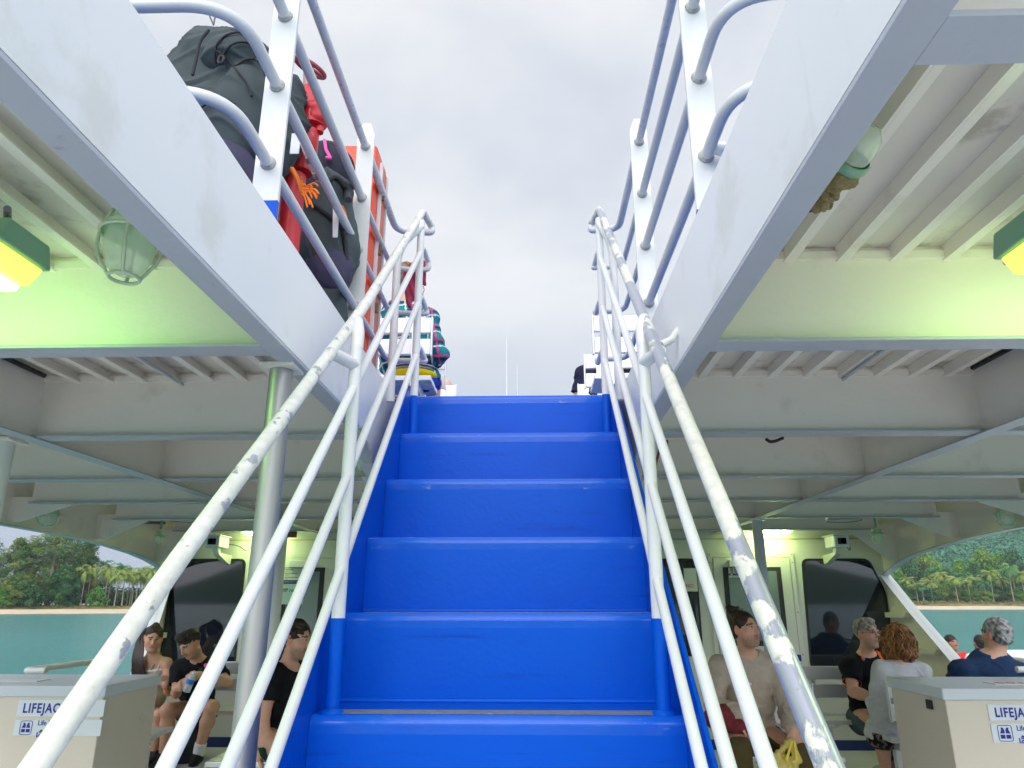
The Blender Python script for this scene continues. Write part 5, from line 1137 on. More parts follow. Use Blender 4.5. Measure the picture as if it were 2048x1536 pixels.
def cam_yaw(x): return 0
# --- 1: man with hair bun (right) ------------------------------------------
J = dict(head=at(1489, 1260, 5.15), neck=at(1495, 1318, 5.24), pel=at(1503, 1470, 5.32), shL=at(1441, 1346, 5.26), shR=at(1550, 1344, 5.26), elL=at(1428, 1412, 5.14), elR=at(1578, 1420, 5.10), wrL=at(1492, 1432, 4.96), wrR=at(1588, 1466, 4.86),
         hipL=at(1478, 1474, 5.30), hipR=at(1530, 1474, 5.30), knL=at(1478, 1496, 4.82), knR=at(1600, 1502, 4.86), anL=Vector((at(1478, 1496, 4.8).x, 4.84, -1.27)), anR=Vector((at(1610, 1496, 4.8).x, 4.88, -1.27)))
t, M, hc, J, T = figure('bun', 'person in a beige sweatshirt with a hair bun holding a yellow plastic bag', J, SK['ruddy'], hy=(.62, .10, .0), hs=1.0, build=1.06, sleeve='long', top='sweatshirt', topcol=solid((.50, .42, .34), .05, 40), bottom='long', botcol=(.085, .065, .025),
    beard=(.12, .06, .035), bd=(.62, .7), brow=(.05, .03, .02), hands=[(J['wrL'], Vector((.30, -.55, -.55)), Vector((.1, -.8, .5)), -1, .35), (J['wrR'], Vector((-.12, -.25, -.9)), Vector((.5, -.8, .1)), 1, 1.15)], neck_cut=.004, hem=.10)
hair(t, hc, M, 1.0, [('e', (0, -.018, .038), (.080, .100, .094), .01), ('e', (0, -.03, .0), (.078, .085, .07), .01), ('e', (-.01, -.065, .135), (.030, .034, .030), .012), ('e', (-.022, -.085, .155), (.020, .026, .020), .01)], [((0, .125, .004), (.075, .085, .098), .006), ((.09, .05, -.06), (.05, .06, .06), .005), ((-.09, .05, -.06), (.05, .06, .06), .005), ((0, .0, -.13), (.12, .14, .085), .01)], ((.018, .010, .007), (.06, .032, .02)))
strands(t, [[Vector(hc)+Vector(M[2])*.12+Vector(M[1])*(-.06), Vector(hc)+Vector(M[2])*(.15+.02*math.sin(k))+Vector(M[0])*(.03*math.cos(k*1.3))+Vector(M[1])*(-.05+.03*math.sin(k*2.1)), Vector(hc)+Vector(M[2])*.135+Vector(M[0])*(.05*math.cos(k*1.7))+Vector(M[1])*(-.05+.05*math.sin(k))] for k in range(14)], .0035, mat('brown_hair_strand', (.04, .02, .012), .5), 'bun_strands')
cs = at(1499, 1368, 5.045); MB().lathe([(0, 0), (.020, 0), (.020, .002), (0, .002)], cs, 24, (0, -1, .05)).build('round_sticker', mat('pink_sticker', (.85, .10, .30), .5), t); MB().lathe([(0, .0022), (.0145, .0022), (.0145, .0035), (0, .0035)], cs, 24, (0, -1, .05)).build('sticker_centre', mat('lilac_sticker', (.62, .60, .75), .5, var=.2, nscale=80), t)
# yellow bag
Yb = 4.80; t2 = thing('plastic_bag', 'translucent yellow plastic bag hanging from the hand of the man with the bun', 'bag', tuple(at(1570, 1530, Yb)))
g = SDF(A_(at(1570, 1540, Yb))-.25, A_(at(1570, 1540, Yb))+.25, .006)
g.ell(at(1568, 1560, Yb+.02), (.12, .08, .14), k=.02); g.cap(at(1545, 1515, Yb), at(1578, 1486, Yb), .022, .012, .03); g.cap(at(1596, 1520, Yb), at(1582, 1486, Yb), .022, .012, .03)
g.mesh('bag', mat('yellow_film', (.74, .60, .16), .3, var=.15, nscale=20, trans=.15, spec=.6), t2, disp=lambda V: .010*wob(V, 34)+.006*np.abs(wob(V, 70, 3))+.004*np.sin(V[:, 0]*160+V[:, 2]*60))
for dx in (-1, 1): MB().prism([(at(1581+dx*2, 1480, Yb).x, at(1581, 1480, Yb).z), (at(1581+dx*5, 1480, Yb).x, at(1581, 1480, Yb).z), (at(1578+dx*14, 1512, Yb).x, at(1578, 1515, Yb).z), (at(1578+dx*9, 1516, Yb).x, at(1578, 1520, Yb).z)], Yb-.045+dx*.01, Yb-.041+dx*.01, 'y').build('handle', mat('yellow_film2', (.80, .60, .04), .35, var=.2, nscale=30), t2)
t2 = thing('folded_jacket', 'maroon folded jacket on the lap of the man with the bun', 'jacket', tuple(at(1460, 1440, 5.0)))
g = SDF(A_(at(1455, 1440, 5.02))-.25, A_(at(1455, 1440, 5.02))+.25, .006); g.ell(at(1448, 1436, 5.04), (.13, .09, .085), k=.02); g.ell(at(1475, 1452, 4.98), (.08, .08, .05), k=.03)
g.mesh('cloth', M_cloth, t2, solid((.20, .035, .045), .2, 70), lambda V: .009*wob(V, 30)+.005*wob(V, 75, 2))
# --- 2: grey haired man with glasses ---------------------------------------
Jg = dict(head=at(1734, 1268, 6.38), neck=at(1731, 1316, 6.45), pel=at(1738, 1432, 6.58), shL=at(1700, 1340, 6.42), shR=at(1770, 1334, 6.62), elL=at(1706, 1384, 6.28), elR=at(1800, 1385, 6.5), wrL=at(1752, 1396, 6.12), wrR=at(1800, 1410, 6.3),
          hipL=at(1722, 1438, 6.52), hipR=at(1760, 1436, 6.66), knL=at(1762, 1448, 6.14), knR=at(1800, 1448, 6.3), anL=Vector((at(1772, 1460, 6.1).x, 6.2, -1.27)), anR=Vector((at(1800, 1460, 6.3).x, 6.35, -1.27)))
t, M, hc, J, T = figure('grey', 'person with grey hair, glasses and a black polo shirt with orange trim', Jg, SK['ruddy'], hy=(.45, .04, 0), build=1.10, sleeve='short', top='polo_shirt',
    topcol=lambda V: (lambda L: np.where(((np.abs(L[:, 0]-.03) < .012+.22*(L[:, 2]-.38)) & (L[:, 1] > .03) & (L[:, 2] > .37))[:, None] | ((np.abs(np.linalg.norm(V-A_(Jg['shL'].lerp(Jg['elL'], .62)), axis=1)-.0) < .02)[:, None] & False), np.array((.80, .13, .02)), np.array((.010, .011, .014))))((V-A_(Jg['pel']))@np.array([A_((Jg['shR']-Jg['shL']).normalized()), A_((Jg['shR']-Jg['shL']).normalized().cross((Jg['neck']-Jg['pel']).normalized())), A_((Jg['neck']-Jg['pel']).normalized())]).T),
    bottom='short', botcol=(.07, .10, .12), leg_cut=.86, beard=(.28, .24, .20), bd=(.55, .8), brow=(.16, .12, .09), hands=[(Jg['wrL'], Vector((.8, -.2, -.1)), Vector((0, -.6, .8)), -1, .5)], neck_cut=.008, hem=.10)
hair(t, hc, M, 1.0, [('e', (0, -.016, .042), (.080, .100, .092), .01), ('e', (0, .03, .105), (.055, .05, .025), .02)], [((0, .13, -.012), (.078, .080, .098), .006), ((0, .02, -.12), (.12, .12, .095), .01)], ((.16, .14, .12), (.42, .38, .33)), lambda V: .003*wob(V, 110)+.003*wob(V, 260, 2))
gl = MB()
for m in (-1, 1):
    c = Vector(hc)+Vector(M[0])*(m*.032)+Vector(M[1])*.098+Vector(M[2])*.012
    gl.tube([c+Vector(M[0])*.022*math.cos(a*PI/9)+Vector(M[2])*.016*math.sin(a*PI/9) for a in range(18)], .0014, 6, closed=True)
    gl.tube([c+Vector(M[0])*m*.022, Vector(hc)+Vector(M[0])*(m*.078)+Vector(M[2])*.012], .0014, 6)
gl.tube([Vector(hc)+Vector(M[0])*-.010+Vector(M[1])*.102+Vector(M[2])*.014, Vector(hc)+Vector(M[0])*.010+Vector(M[1])*.102+Vector(M[2])*.014], .0014, 6)
gl.build('glasses', mat('grey_glasses_wire', (.10, .10, .10), .3, .6), t)
def ring(c, d, r, th, nm, col, t, hgt=.012):
    d = Vector(d).normalized(); MB().lathe([(r, -hgt/2), (r+th, -hgt/2), (r+th, hgt/2), (r, hgt/2)], c, 28, d).build(nm, mat(nm+'_'+'%d' % int(col[0]*1000), col, .8), t)
slv = Jg['shL'].lerp(Jg['elL'], .60); ring(slv, Jg['elL']-Jg['shL'], .070, .004, 'sleeve_trim', (.70, .10, .03), t, .008)
s2 = Jg['shL'].lerp(Jg['elL'], .36); ring(s2, Jg['elL']-Jg['shL'], .0735, .0015, 'sleeve_band', (.70, .55, .03), t, .012); s2 = Jg['shL'].lerp(Jg['elL'], .28); ring(s2, Jg['elL']-Jg['shL'], .0735, .0015, 'sleeve_band', (.03, .25, .06), t, .03)
cl = MB()
for sg in (-1, 1):
    n0 = Jg['neck']+Vector(T[2])*.02
    cl.tube(fillet([n0-Vector(T[1])*.05, n0+Vector(T[0])*sg*.075, n0+Vector(T[1])*.085-Vector(T[2])*.05], .05, 5), .010, 8)
cl.build('collar', mat('orange_collar', (.80, .14, .02), .8), t)
cb_ = at(1726, 1316, 6.28); MB().lathe([(0, 0), (.022, 0), (.022, .003), (0, .003)], cb_, 16, (.5, -.8, 0)).build('chest_badge', mat('orange_badge', (.75, .15, .05), .6), t); MB().lathe([(0, .0032), (.012, .0032), (.012, .005), (0, .005)], cb_+Vector((.003, 0, -.008)), 16, (.5, -.8, 0)).build('badge_mark', mat('blue_badge', (.15, .2, .6), .6), t)
# --- 3: curly haired woman from behind --------------------------------------
J = dict(head=at(1797, 1282, 5.92), neck=at(1800, 1328, 5.86), pel=at(1775, 1462, 5.90), shL=at(1763, 1345, 5.86), shR=at(1842, 1348, 5.86), elL=at(1752, 1412, 5.9), elR=at(1865, 1420, 5.9), wrL=at(1752, 1408, 6.12), wrR=at(1850, 1420, 6.1),
         hipL=at(1760, 1465, 5.95), hipR=at(1805, 1465, 5.95), knL=at(1770, 1462, 6.35), knR=at(1805, 1462, 6.38), anL=Vector((at(1766, 1462, 6.4).x, 6.40, -1.26)), anR=Vector((at(1800, 1462, 6.4).x, 6.45, -1.26)), toL=Vector((at(1762, 1462, 6.4).x-.02, 6.52, -1.31)), toR=Vector((at(1800, 1462, 6.4).x, 6.58, -1.31)))
for a_, b_ in (('shL', 'shR'), ('elL', 'elR'), ('wrL', 'wrR'), ('hipL', 'hipR'), ('knL', 'knR'), ('anL', 'anR'), ('toL', 'toR')): J[a_], J[b_] = J[b_], J[a_]
t, M, hc, J, T = figure('curly', 'person with curly auburn hair and a pale grey long sleeved top seen from behind', J, SK['fair'], hy=(PI-.55, 0, 0), build=.96, sleeve='long', top='knit_top', topcol=solid((.56, .57, .60), .03, 30), bottom='long', botcol=lambda V: np.where((wob(V, 120) > .1)[:, None], np.array((.22, .16, .14)), np.array((.015, .012, .018))), female=True, shoe=(.5, .48, .42), neck_cut=.004, hem=.12)
hair(t, hc, M, 1.0, [('e', (0, -.02, .03), (.098, .115, .105), .01), ('e', (0, -.05, -.06), (.115, .085, .10), .03), ('e', (.04, -.05, -.10), (.09, .07, .06), .03), ('e', (-.05, -.04, -.09), (.08, .07, .06), .03)], [((0, .14, -.04), (.06, .08, .09), .01)], ((.10, .035, .010), (.36, .15, .045)), lambda V: .010*wob(V, 60)+.007*wob(V, 120, 2), pad=.03)
rh = random.Random(3); sts = []
for k in range(420):
    a = rh.uniform(0, 2*PI); el = rh.uniform(-.2, 1.4); x0, y0, z0 = .095*math.cos(a)*math.cos(el), -.02+.112*math.sin(a)*math.cos(el), .03+.10*math.sin(el)
    if y0 > .06 and z0 < .08: continue
    p = Vector(hc+M[0]*x0+M[1]*y0+M[2]*z0); o = Vector(M[0])*math.cos(a)+Vector(M[1])*math.sin(a)*.8; pts = [p]; Ls = rh.uniform(.06, .17)
    for q in range(1, 6):
        pts.append(p+o*(.012+.022*math.sin(q*.6)+.008*math.sin(q*2.3+k))+Vector((0, 0, -Ls*q/5))+Vector(M[0])*.012*math.sin(q*2+k)+Vector(M[1])*.010*math.cos(q*2.4+k))
    sts.append(pts)
hm = [mat('auburn_strand', (.30, .115, .03), .5, var=.3, nscale=40), mat('golden_strand', (.50, .26, .09), .45, var=.3, nscale=40), mat('dark_auburn_strand', (.14, .05, .018), .5)]
for q in range(3): strands(t, sts[q::3], .0042, hm[q], 'curls', 5)
# --- 4: man in navy shirt from behind ---------------------------------------
J = dict(head=at(1993, 1270, 5.98), neck=at(1986, 1318, 5.98), pel=at(1975, 1440, 6.05), shR=at(1922, 1348, 5.95), shL=at(2042, 1352, 5.95), elR=at(1912, 1410, 6.0), elL=at(2058, 1415, 6.0), wrR=at(1930, 1430, 6.2), wrL=at(2050, 1430, 6.2), hipR=at(1950, 1445, 6.1), hipL=at(2005, 1445, 6.1), knR=at(1950, 1440, 6.5), knL=at(2005, 1440, 6.5), anR=Vector((at(1950, 1440, 6.5).x, 6.5, -1.27)), anL=Vector((at(2005, 1440, 6.5).x, 6.5, -1.27)), toR=Vector((at(1950, 1440, 6.5).x, 6.64, -1.31)), toL=Vector((at(2005, 1440, 6.5).x, 6.64, -1.31)))
t, M, hc, J, T = figure('navy', 'person with short grey hair and a navy shirt seen from behind at the right edge', J, SK['ruddy'], hy=(PI+.35, .05, 0), build=1.28, hs=1.06, sleeve='short', top='navy_shirt', topcol=solid((.018, .042, .105), .1, 40), bottom='short', botcol=(.06, .06, .07), neck_cut=.0, hem=.1)
hair(t, hc, M, 1.06, [('e', (0, -.016, .036), (.080, .101, .094), .01), ('e', (0, -.05, -.015), (.076, .055, .055), .01)], [((0, .13, -.02), (.08, .085, .095), .006), ((0, .02, -.13), (.12, .12, .095), .01)], ((.13, .12, .125), (.46, .44, .45)), lambda V: .003*wob(V, 140)+.003*wob(V, 260, 2))
# --- 5: young woman left -----------------------------------------------------
J = dict(head=at(307, 1277, 6.92), neck=at(305, 1318, 7.02), pel=at(303, 1430, 7.12), shL=at(278, 1336, 7.0), shR=at(332, 1336, 7.04), elL=at(270, 1385, 6.95), elR=at(338, 1385, 6.95), wrL=at(300, 1405, 6.75), wrR=at(331, 1372, 6.78), hipL=at(290, 1432, 7.08), hipR=at(318, 1432, 7.08), knL=at(285, 1430, 6.66), knR=at(318, 1430, 6.66), anL=Vector((at(285, 1430, 6.7).x, 6.7, -1.27)), anR=Vector((at(318, 1430, 6.7).x, 6.7, -1.27)))
t, M, hc, J, T = figure('girl', 'person with a long dark ponytail and a beige camisole at the left', J, SK['tan'], hy=(.50, -.22, .06), hs=.96, build=.82, sleeve='none', top=None, bottom='short', botcol=(.25, .22, .19), leg_cut=.5, female=True, lip=(.42, .15, .14), hands=[(J['wrR'], Vector((-.1, -.3, .9)), Vector((.6, -.6, 0)), 1, .9)])
lat, fr, spine = T; Mt = np.array([A_(lat), A_(fr), A_(spine)]); ch = J['neck'].lerp(J['pel'], .33)
g = SDF(A_(J['pel'])-.3, A_(J['neck'])+.3, .007); g.ell(ch, (.146, .106, .158), Mt, .02); g.ell(J['neck'].lerp(J['pel'], .68), (.128, .10, .15), Mt, .05)
for m in (-1, 1): g.ell(ch+lat*m*.062+fr*.066-spine*.01, (.056, .050, .052), Mt, .03)
g.box(J['neck']+spine*(.5-.125), (.5, .5, .5), Mt, .001, .004, 's')
def girlpaint(V): L = (V-A_(J['neck']))@Mt.T; return np.where((L[:, 2] > -.137)[:, None], np.array((.75, .74, .72)), np.array((.42, .35, .29)))
g.mesh('camisole', M_cloth, t, girlpaint, lambda V: .003*wob(V, 40))
sp2 = MB()
for m in (-1, 1): sp2.tube(fillet([ch+lat*m*.070+fr*.090+spine*.055, J['neck']+lat*m*.080+fr*.045-spine*.060, J['neck']+lat*m*.085-spine*.032, J['neck']+lat*m*.08-fr*.07-spine*.09], .05, 5), .0045, 8)
sp2.build('strap', mat('white_strap', (.75, .74, .72), .7), t)
MB().tube(fillet([J['neck']+lat*.06-fr*.03-spine*.01, J['neck']+lat*.055+fr*.04-spine*.05, ch+fr*.098-lat*.0+spine*.03, ch+fr*.09-lat*.08-spine*.08], .08, 6), .010, 8).build('bag_strap', mat('tan_strap', (.30, .21, .12), .7), t)
MB().tube(fillet([J['neck']+lat*.055-spine*.0, J['neck']+lat*.04+fr*.06-spine*.05, J['neck']-lat*.04+fr*.06-spine*.05, J['neck']-lat*.055], .04, 5), .0022, 6).build('necklace', mat('dark_cord', (.10, .06, .04), .6), t)
hair(t, hc, M, .96, [('e', (0, -.018, .036), (.079, .099, .092), .01), ('e', (0, -.06, .11), (.03, .03, .03), .02)], [((0, .125, -.002), (.066, .080, .104), .006), ((0, .03, -.13), (.12, .12, .09), .01)], ((.012, .007, .006), (.05, .025, .018)))
sts = []; rh = random.Random(12); pb = Vector(hc)+Vector(M[2])*.105-Vector(M[1])*.07
for k in range(150):
    j1 = Vector((rh.gauss(0, .018), rh.gauss(0, .018), 0)); e0 = at(rh.uniform(262, 292), 1345+rh.uniform(-6, 26), 6.90); m1 = at(280+rh.uniform(-9, 9), 1285, 6.93); m2 = at(276+rh.uniform(-12, 11), 1318, 6.88)
    sts.append([pb+j1*.4, at(287+rh.uniform(-4, 4), 1262, 6.97)+j1*.5, m1, m2+Vector((.006*math.sin(k), 0, 0)), e0])
strands(t, sts, .0075, mat('dark_hair_strand', (.028, .014, .010), .45, var=.4, nscale=30), 'ponytail', 5)
# --- 6: young man with water bottle -----------------------------------------
Jm = dict(head=at(381, 1288, 6.68), neck=at(402, 1330, 6.86), pel=at(395, 1420, 7.08), shL=at(364, 1348, 6.86), shR=at(436, 1346, 6.9), elL=at(352, 1388, 6.72), elR=at(456, 1366, 6.72), wrL=at(353, 1378, 6.50), wrR=at(398, 1350, 6.50),
         hipL=at(382, 1420, 7.0), hipR=at(415, 1418, 7.0), knL=at(335, 1420, 6.60), knR=at(424, 1414, 6.52), anL=Vector((at(325, 1470, 6.6).x, 6.66, -1.27)), anR=at(396, 1506, 6.62), toR=at(386, 1530, 6.5))
t, M, hc, J, T = figure('boy', 'person in a black t-shirt and navy shorts looking down at a water bottle', Jm, SK['tan'], hy=(-.42, -.62, -.12), build=1.0, sleeve='short', top='black_tshirt', topcol=solid((.012, .012, .016), .2, 40), bottom='short', botcol=(.012, .02, .06), leg_cut=.72, beard=(.06, .035, .025), bd=(.35, .35), shoe=(.02, .02, .022),
    hands=[(Jm['wrL'], Vector((.55, -.2, .35)), Vector((-.2, -.8, .3)), 1, .75), (Jm['wrR'], Vector((-.75, -.25, -.15)), Vector((.1, -.75, .6)), -1, 1.0)], neck_cut=.0, hem=.10)
hair(t, hc, M, 1.0, [('e', (0, -.016, .040), (.079, .099, .094), .01), ('e', (0, .045, .105), (.058, .055, .030), .02)], [((0, .135, -.006), (.076, .080, .094), .006), ((0, .02, -.125), (.12, .12, .105), .01)], ((.012, .008, .007), (.045, .028, .022)), lambda V: .0028*wob(V, 130)+.0025*wob(V, 280, 2))
wp, wq = at(372, 1384, 6.42), at(388, 1344, 6.42); axd = (wq-wp)
t2 = thing('water_bottle', 'clear plastic water bottle with blue label held by the young man', 'bottle', tuple(wp))
L_ = axd.length; M_pet = mat('clear_bottle', (.70, .80, .86), .08, var=.05, alpha=.5, spec=.8)
MB().lathe([(0, 0), (.030, .002), (.033, .012), (.031, .05*L_/.2), (.033, .08*L_/.2), (.033, .62*L_), (.030, .74*L_), (.014, .90*L_), (.013, .94*L_)], wp, 20, axd).build('bottle', M_pet, t2)
MB().lathe([(.0335, .42*L_), (.0338, .44*L_), (.0338, .64*L_), (.0335, .65*L_)], wp, 20, axd).build('label', mat('blue_label', (.03, .18, .65), .4, var=.4, nscale=40), t2); MB().lathe([(.015, .93*L_), (.0155, 1.0*L_), (0, 1.0*L_)], wp, 16, axd).build('cap', mat('pale_cap', (.7, .8, .9), .4), t2)
sk = SDF(A_(Jm['anR'])-.16, A_(Jm['anR'])+.16, .006); sk.cap(Jm['anR'].lerp(Jm['knR'], .22), Jm['anR']+Vector((0, 0, -.04)), .050, .046, .01, ends=False); sk.mesh('sock', M_cloth, t if False else FIG['boy'], solid((.70, .70, .70), .05, 60))
cp = at(436, 1329, 6.72); MB().lathe([(0, 0), (.02, 0), (.02, .003), (0, .003)], at(412, 1331, 6.70), 20, (0, -1, .2)).build('pink_sticker', MATS['pink_sticker'], FIG['boy'])
MB().tube(fillet([Jm['neck']+Vector((.05, 0, .0)), at(396, 1345, 6.66), at(372, 1372, 6.72), Jm['pel']+Vector((-.12, 0, .05))], .06, 5), .016, 8).build('sling_strap', mat('black_strap', (.01, .01, .012), .6), FIG['boy'])
o = SDF(A_(at(375, 1480, 6.9))-.4, A_(at(375, 1480, 6.9))+.4, .01); o.ell(at(372, 1490, 6.95), (.17, .14, .22), k=.02); tb_ = thing('floor_bag', 'black bag standing on the deck behind the young man\'s leg', 'bag', tuple(at(372, 1520, 6.95))); o.mesh('body', M_pack2, tb_, disp=lambda V: .012*wob(V, 24))
# --- 7: long haired man in profile ------------------------------------------
J = dict(head=at(592, 1281, 4.95), neck=at(572, 1338, 4.98), pel=at(548, 1474, 5.06), shL=at(540, 1362, 4.84), shR=at(592, 1352, 5.16), elL=at(528, 1430, 4.82), elR=at(612, 1420, 5.1), wrL=at(517, 1508, 4.78), wrR=at(600, 1470, 4.9), hipL=at(530, 1478, 4.96), hipR=at(575, 1478, 5.1), knL=at(560, 1500, 4.70), knR=at(600, 1500, 4.75), anL=Vector((at(560, 1500, 4.7).x, 4.7, -1.27)), anR=Vector((at(600, 1500, 4.7).x, 4.75, -1.27)))
t, M, hc, J, T = figure('long', 'person with long dark hair tied back and a black t-shirt turned to the right', J, SK['ruddy'], hy=(1.35, -.12, .10), build=1.04, sleeve='short', top='black_tshirt', topcol=solid((.011, .011, .014), .2, 40), bottom='short', botcol=(.012, .05, .035), beard=(.10, .06, .05), bd=(.6, .6), hands=[(J['wrL'], Vector((0, -.05, -1)), Vector((-.8, -.3, 0)), 1, .3)], neck_cut=.03, hem=.10)
hair(t, hc, M, 1.02, [('e', (0, -.022, .038), (.082, .106, .096), .01), ('e', (0, -.085, -.03), (.05, .055, .085), .04), ('c', (0, -.10, -.06), (0, -.085, -.16), .045, .025, .03)], [((0, .130, .0), (.074, .082, .102), .006), ((.085, .03, -.085), (.05, .06, .08), .006), ((-.085, .03, -.085), (.05, .06, .08), .006)], ((.012, .008, .007), (.07, .042, .03)), lambda V: .004*np.sin(V[:, 2]*190+V[:, 1]*120+3*wob(V, 20))+.003*wob(V, 90))
wd_ = (J['elL']-J['wrL']).normalized(); ring(J['wrL']+wd_*.03, wd_, .031, .004, 'watch_strap', (.25, .26, .28), FIG['long'], .022)
# --- 8: plaid shirt person on the upper deck ---------------------------------
Y = 4.62
J = dict(head=at(812, 560, Y+.02), neck=at(816, 612, Y), pel=at(828, 745, Y+.06), shR=at(788, 636, Y), shL=at(860, 650, Y), elR=at(770, 700, Y), elL=at(876, 712, Y-.02), wrR=at(775, 745, Y+.2), wrL=at(866, 728, Y+.22), hipR=at(808, 750, Y+.1), hipL=at(850, 750, Y+.1), knR=at(806, 762, Y+.46), knL=at(868, 766, Y+.44), anR=Vector((at(806, 765, Y+.5).x, Y+.5, DK+.09)), anL=Vector((at(866, 765, Y+.5).x, Y+.5, DK+.09)), toR=Vector((at(806, 765, Y+.5).x, Y+.64, DK+.05)), toL=Vector((at(866, 765, Y+.5).x, Y+.64, DK+.05)))
latp = (J['shR']-J['shL']).normalized()
def plaid(V):
    u = V[:, 0]*.97+V[:, 2]*.18; v = V[:, 2]-.2*V[:, 0]+.5*V[:, 1]*0
    C = np.tile(np.array((.015, .20, .23)), (len(V), 1))
    def band(a, per, w, off=0): return (np.abs(((a+off) % per)-per/2) < w/2)
    dk = band(u, .12, .022, .035) | band(v, .12, .022, .035); C[dk] = (.012, .06, .13)
    pk = band(u, .12, .010, .016) | band(v, .12, .010, .016); C[pk] = (.55, .05, .16)
    wh = band(u, .12, .009, .065) | band(v, .12, .009, .065); C[wh] = (.66, .72, .72)
    return C
t, M, hc, J, T = figure('plaid', 'person in a teal plaid shirt sitting with the back turned on the upper deck bench', J, SK['tan'], hy=(PI+.15, .05, 0), hs=.98, build=1.0, sleeve='long', top='plaid_shirt', topcol=plaid, bottom='short', botcol=(.02, .05, .45), cloth_h=.007, neck_cut=.0, hem=.04, group='people on the upper deck')
hair(t, hc, M, .98, [('e', (0, -.016, .036), (.080, .100, .093), .01), ('e', (0, -.045, -.02), (.075, .055, .055), .01)], [((0, .13, -.02), (.08, .085, .095), .006), ((0, .02, -.13), (.12, .12, .095), .01)], ((.10, .06, .04), (.24, .15, .10)))
def slab(c, r, nm, colf, tt, Mt_=None, hh=.006, fold=.003):
    g = SDF(A_(c)-max(r)-.05, A_(c)+max(r)+.05, hh); g.ell(c, r, Mt_, .01); return g.mesh(nm, M_cloth, tt, colf, lambda V: fold*wob(V, 40)+fold*.6*wob(V, 90))
slab(at(826, 752, Y+.02), (.165, .125, .045), 'yellow_waistband', solid((.80, .60, .01), .08, 50), FIG['plaid']); slab(at(827, 738, Y+.02), (.160, .122, .030), 'striped_hem', lambda V: np.where((np.sin(V[:, 2]*360) > .1)[:, None], np.array((.65, .65, .70)), np.array((.06, .07, .12))), FIG['plaid'])
t2 = thing('hanging_cloth', 'wrinkled maroon pink cloth draped over the left top stair post', 'cloth', tuple(at(835, 520, 3.42)))
g = SDF(A_(at(832, 565, 3.42))-.28, A_(at(832, 565, 3.42))+.28, .005)
g.cap(at(838, 526, 3.44), at(824, 545, 3.45), .030, .036, .02, flat=((0, 1, 0), .5)); g.cap(at(824, 545, 3.45), at(820, 592, 3.45), .036, .030, .02, flat=((0, 1, 0), .5)); g.cap(at(838, 528, 3.44), at(846, 565, 3.44), .026, .018, .02, flat=((0, 1, 0), .5)); g.ell(at(818, 604, 3.45), (.018, .012, .03), k=.02)
g.mesh('cloth', M_cloth, t2, solid((.42, .06, .12), .15, 60), lambda V: .006*np.sin(V[:, 0]*170+20*V[:, 2]+2*wob(V, 30))+.004*wob(V, 60))
MB().tube(fillet([at(846, 572, 3.44), at(849, 580, 3.44), at(845, 588, 3.44), at(847, 597, 3.44)], .01, 3), .0022, 6).build('drawstring', mat('maroon_cord', (.30, .03, .06), .8), t2)
def simple(key, lab, head_, dy, skin, top, topcol_, hcol, build=1., hs=1., z=DK, bottomc=(.03, .03, .04), group=None, stand=False):
    """small far figure, seen from behind (dy=+1) or from the front (dy=-1)"""
    H = Vector(head_); e = -1 if dy > 0 else 1; nk = H+Vector((0, 0, -.17)); pl = nk+Vector((0, -.02*dy, -.50)); k = .17*build
    J = dict(head=H, neck=nk, pel=pl, shL=nk+Vector((-k*e, 0, -.055)), shR=nk+Vector((k*e, 0, -.055)), elL=nk+Vector((-(k+.06)*e, .02*dy, -.32)), elR=nk+Vector(((k+.06)*e, .02*dy, -.32)), wrL=nk+Vector((-(k-.03)*e, .2*dy, -.42)), wrR=nk+Vector(((k-.03)*e, .2*dy, -.42)), hipL=pl+Vector((-.09*e, .03*dy, -.02)), hipR=pl+Vector((.09*e, .03*dy, -.02)))
    if stand: J.update(knL=pl+Vector((-.1*e, 0, -.45)), knR=pl+Vector((.1*e, 0, -.45)), anL=pl+Vector((-.1*e, 0, -.85)), anR=pl+Vector((.1*e, 0, -.85)))
    else: J.update(knL=pl+Vector((-.1*e, .42*dy, .0)), knR=pl+Vector((.1*e, .42*dy, .0)), anL=Vector((pl.x-.1*e, pl.y+.44*dy, z+.09)), anR=Vector((pl.x+.1*e, pl.y+.44*dy, z+.09)))
    for q in 'LR': J['to'+q] = J['an'+q]+Vector((0, .14*dy, -.05))
    r = figure(key, lab, J, skin, h=.009, hy=(PI if dy > 0 else .2, 0, 0), hs=hs, build=build, sleeve='short', top=top, topcol=solid(topcol_, .1, 40), bottom='long', botcol=bottomc, cloth_h=.011, group=group)
    if hcol: hair(r[0], r[2], r[1], hs, [('e', (0, -.018, .038), (.080, .101, .094), .01), ('e', (0, -.045, -.015), (.075, .055, .055), .01)], [((0, .13, -.02), (.08, .085, .095), .006), ((0, .02, -.13), (.12, .12, .095), .01)], hcol, h=.008)
    return r
simple('dk', 'person with brown hair on the right upper deck bench, seen through the bench back', at(1243, 697, 5.38), 1, SK['tan'], 'shirt', (.02, .02, .03), ((.05, .03, .02), (.12, .07, .05)), group='people on the upper deck')
simple('nv', 'person in a dark navy top leaning out beside the right upper deck benches', at(1199, 706, 6.2)+Vector((.06, 0, 0)), 1, SK['fair'], 'navy_top', (.02, .02, .05), ((.05, .03, .02), (.10, .07, .05)), build=1.25, group='people on the upper deck')
simple('pk', 'person with a peach coloured back of the head beyond the left upper deck benches', at(889, 784, 6.75)+Vector((0, 0, 0)), 1, (.60, .42, .34), 'peach_top', (.60, .42, .36), None, hs=1.1, build=.9, group='people on the upper deck')
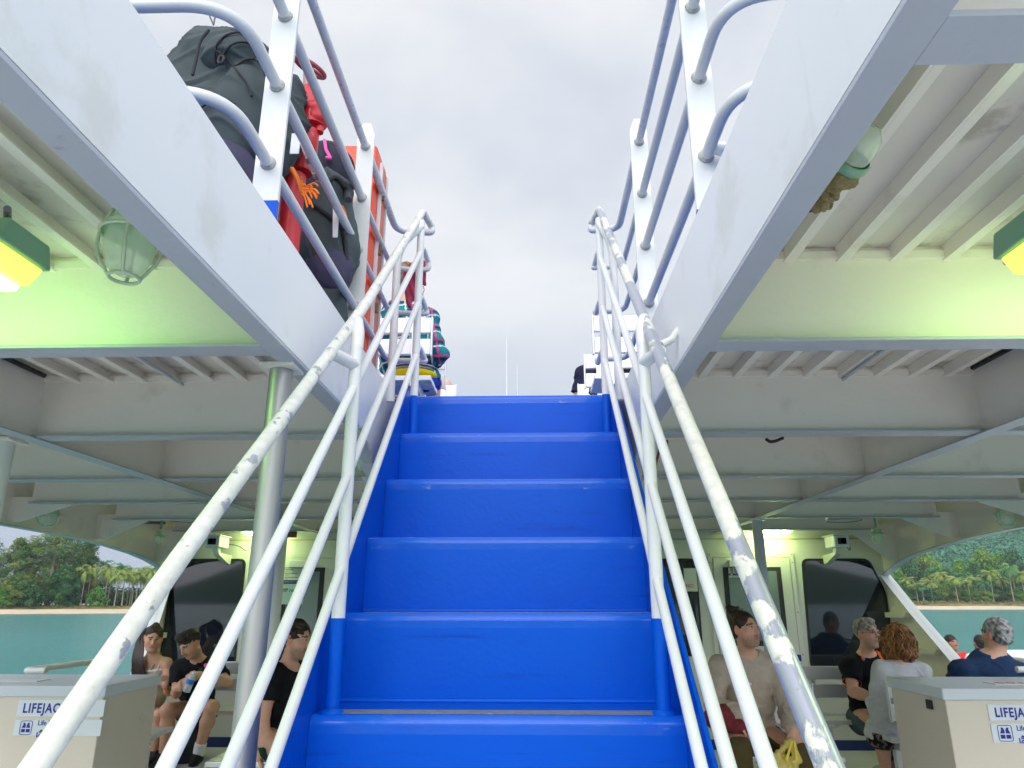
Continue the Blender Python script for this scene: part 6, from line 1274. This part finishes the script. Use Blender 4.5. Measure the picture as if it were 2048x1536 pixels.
# ================================================================ neighbouring boat with two people
bt = thing('moored_boat', 'white boat lying alongside beyond the right rail', 'boat', (9.5, 13.5, ZW))
dk_z = -2.35; bb = MB(); sec = [(-.9, 2.3), (2.0, 2.3), (5.5, 2.25), (8.5, 1.5), (10.5, .1)]
vs = []; fs = []
for k, (yy, hw_) in enumerate(sec):
    y = 8.6+yy; cx_ = 9.9
    vs += [(cx_-hw_*.75, y, ZW-.2), (cx_-hw_, y, dk_z), (cx_-hw_*.96, y, dk_z+.42), (cx_+hw_*.96, y, dk_z+.42), (cx_+hw_, y, dk_z), (cx_+hw_*.75, y, ZW-.2)]
    if k:
        for j in range(5): a = (k-1)*6+j; fs.append((a, a+6, a+7, a+1))
fs.append((0, 1, 2, 3, 4, 5)); bb.add(vs, fs); bb.build('hull', M_white, bt)
MB().box(7.8, 12.0, 8.0, 16.4, dk_z-.02, dk_z).build('deck', M_floor, bt)
cpt = at(2034, 1296, 12.5); g = SDF(A_(cpt)-Vector((1.3, 1.2, 1.4)), A_(cpt)+Vector((1.6, 1.2, 1.0)), .03) if False else None
MB().lathe([(1.1, -1.3), (1.05, -.5), (.95, -.25), (.7, -.07), (.35, .0), (0, .02)], at(2062, 1302, 12.5), 32).build('wheelhouse', M_white, bt)
simple('red', 'person in a red shirt standing beyond the strut on the neighbouring boat', at(1903, 1286, 12.6), -1, SK['brown'], 'red_shirt', (.75, .03, .03), ((.01, .008, .007), (.03, .02, .02)), hs=1.02, z=dk_z, stand=True, group='people on the neighbouring boat')
simple('blk', 'person with black hair mostly hidden beside the shoulder of the man in navy', at(1960, 1287, 11.5), 1, SK['brown'], 'white_shirt', (.70, .70, .72), ((.01, .008, .007), (.03, .02, .02)), z=dk_z, stand=True, group='people on the neighbouring boat')
# ================================================================ air: thin sea haze over the whole scene, sky outside it
def haze():
    o = MB().box(-1600, 1600, -1700, 1700, ZW-1.5, 240).build('haze', MATS['white_tag']); o.data.materials.clear()
    m = bpy.data.materials.new('sea_haze'); m.use_nodes = True; n = m.node_tree.nodes; n.clear()
    out = n.new('ShaderNodeOutputMaterial'); v = n.new('ShaderNodeVolumePrincipled'); v.inputs['Density'].default_value = .00013; v.inputs['Color'].default_value = (.80, .88, 1.0, 1)
    m.node_tree.links.new(v.outputs[0], out.inputs['Volume']); o.data.materials.append(m); tag(o, 'pale haze over the water', None, kind='stuff')
haze()
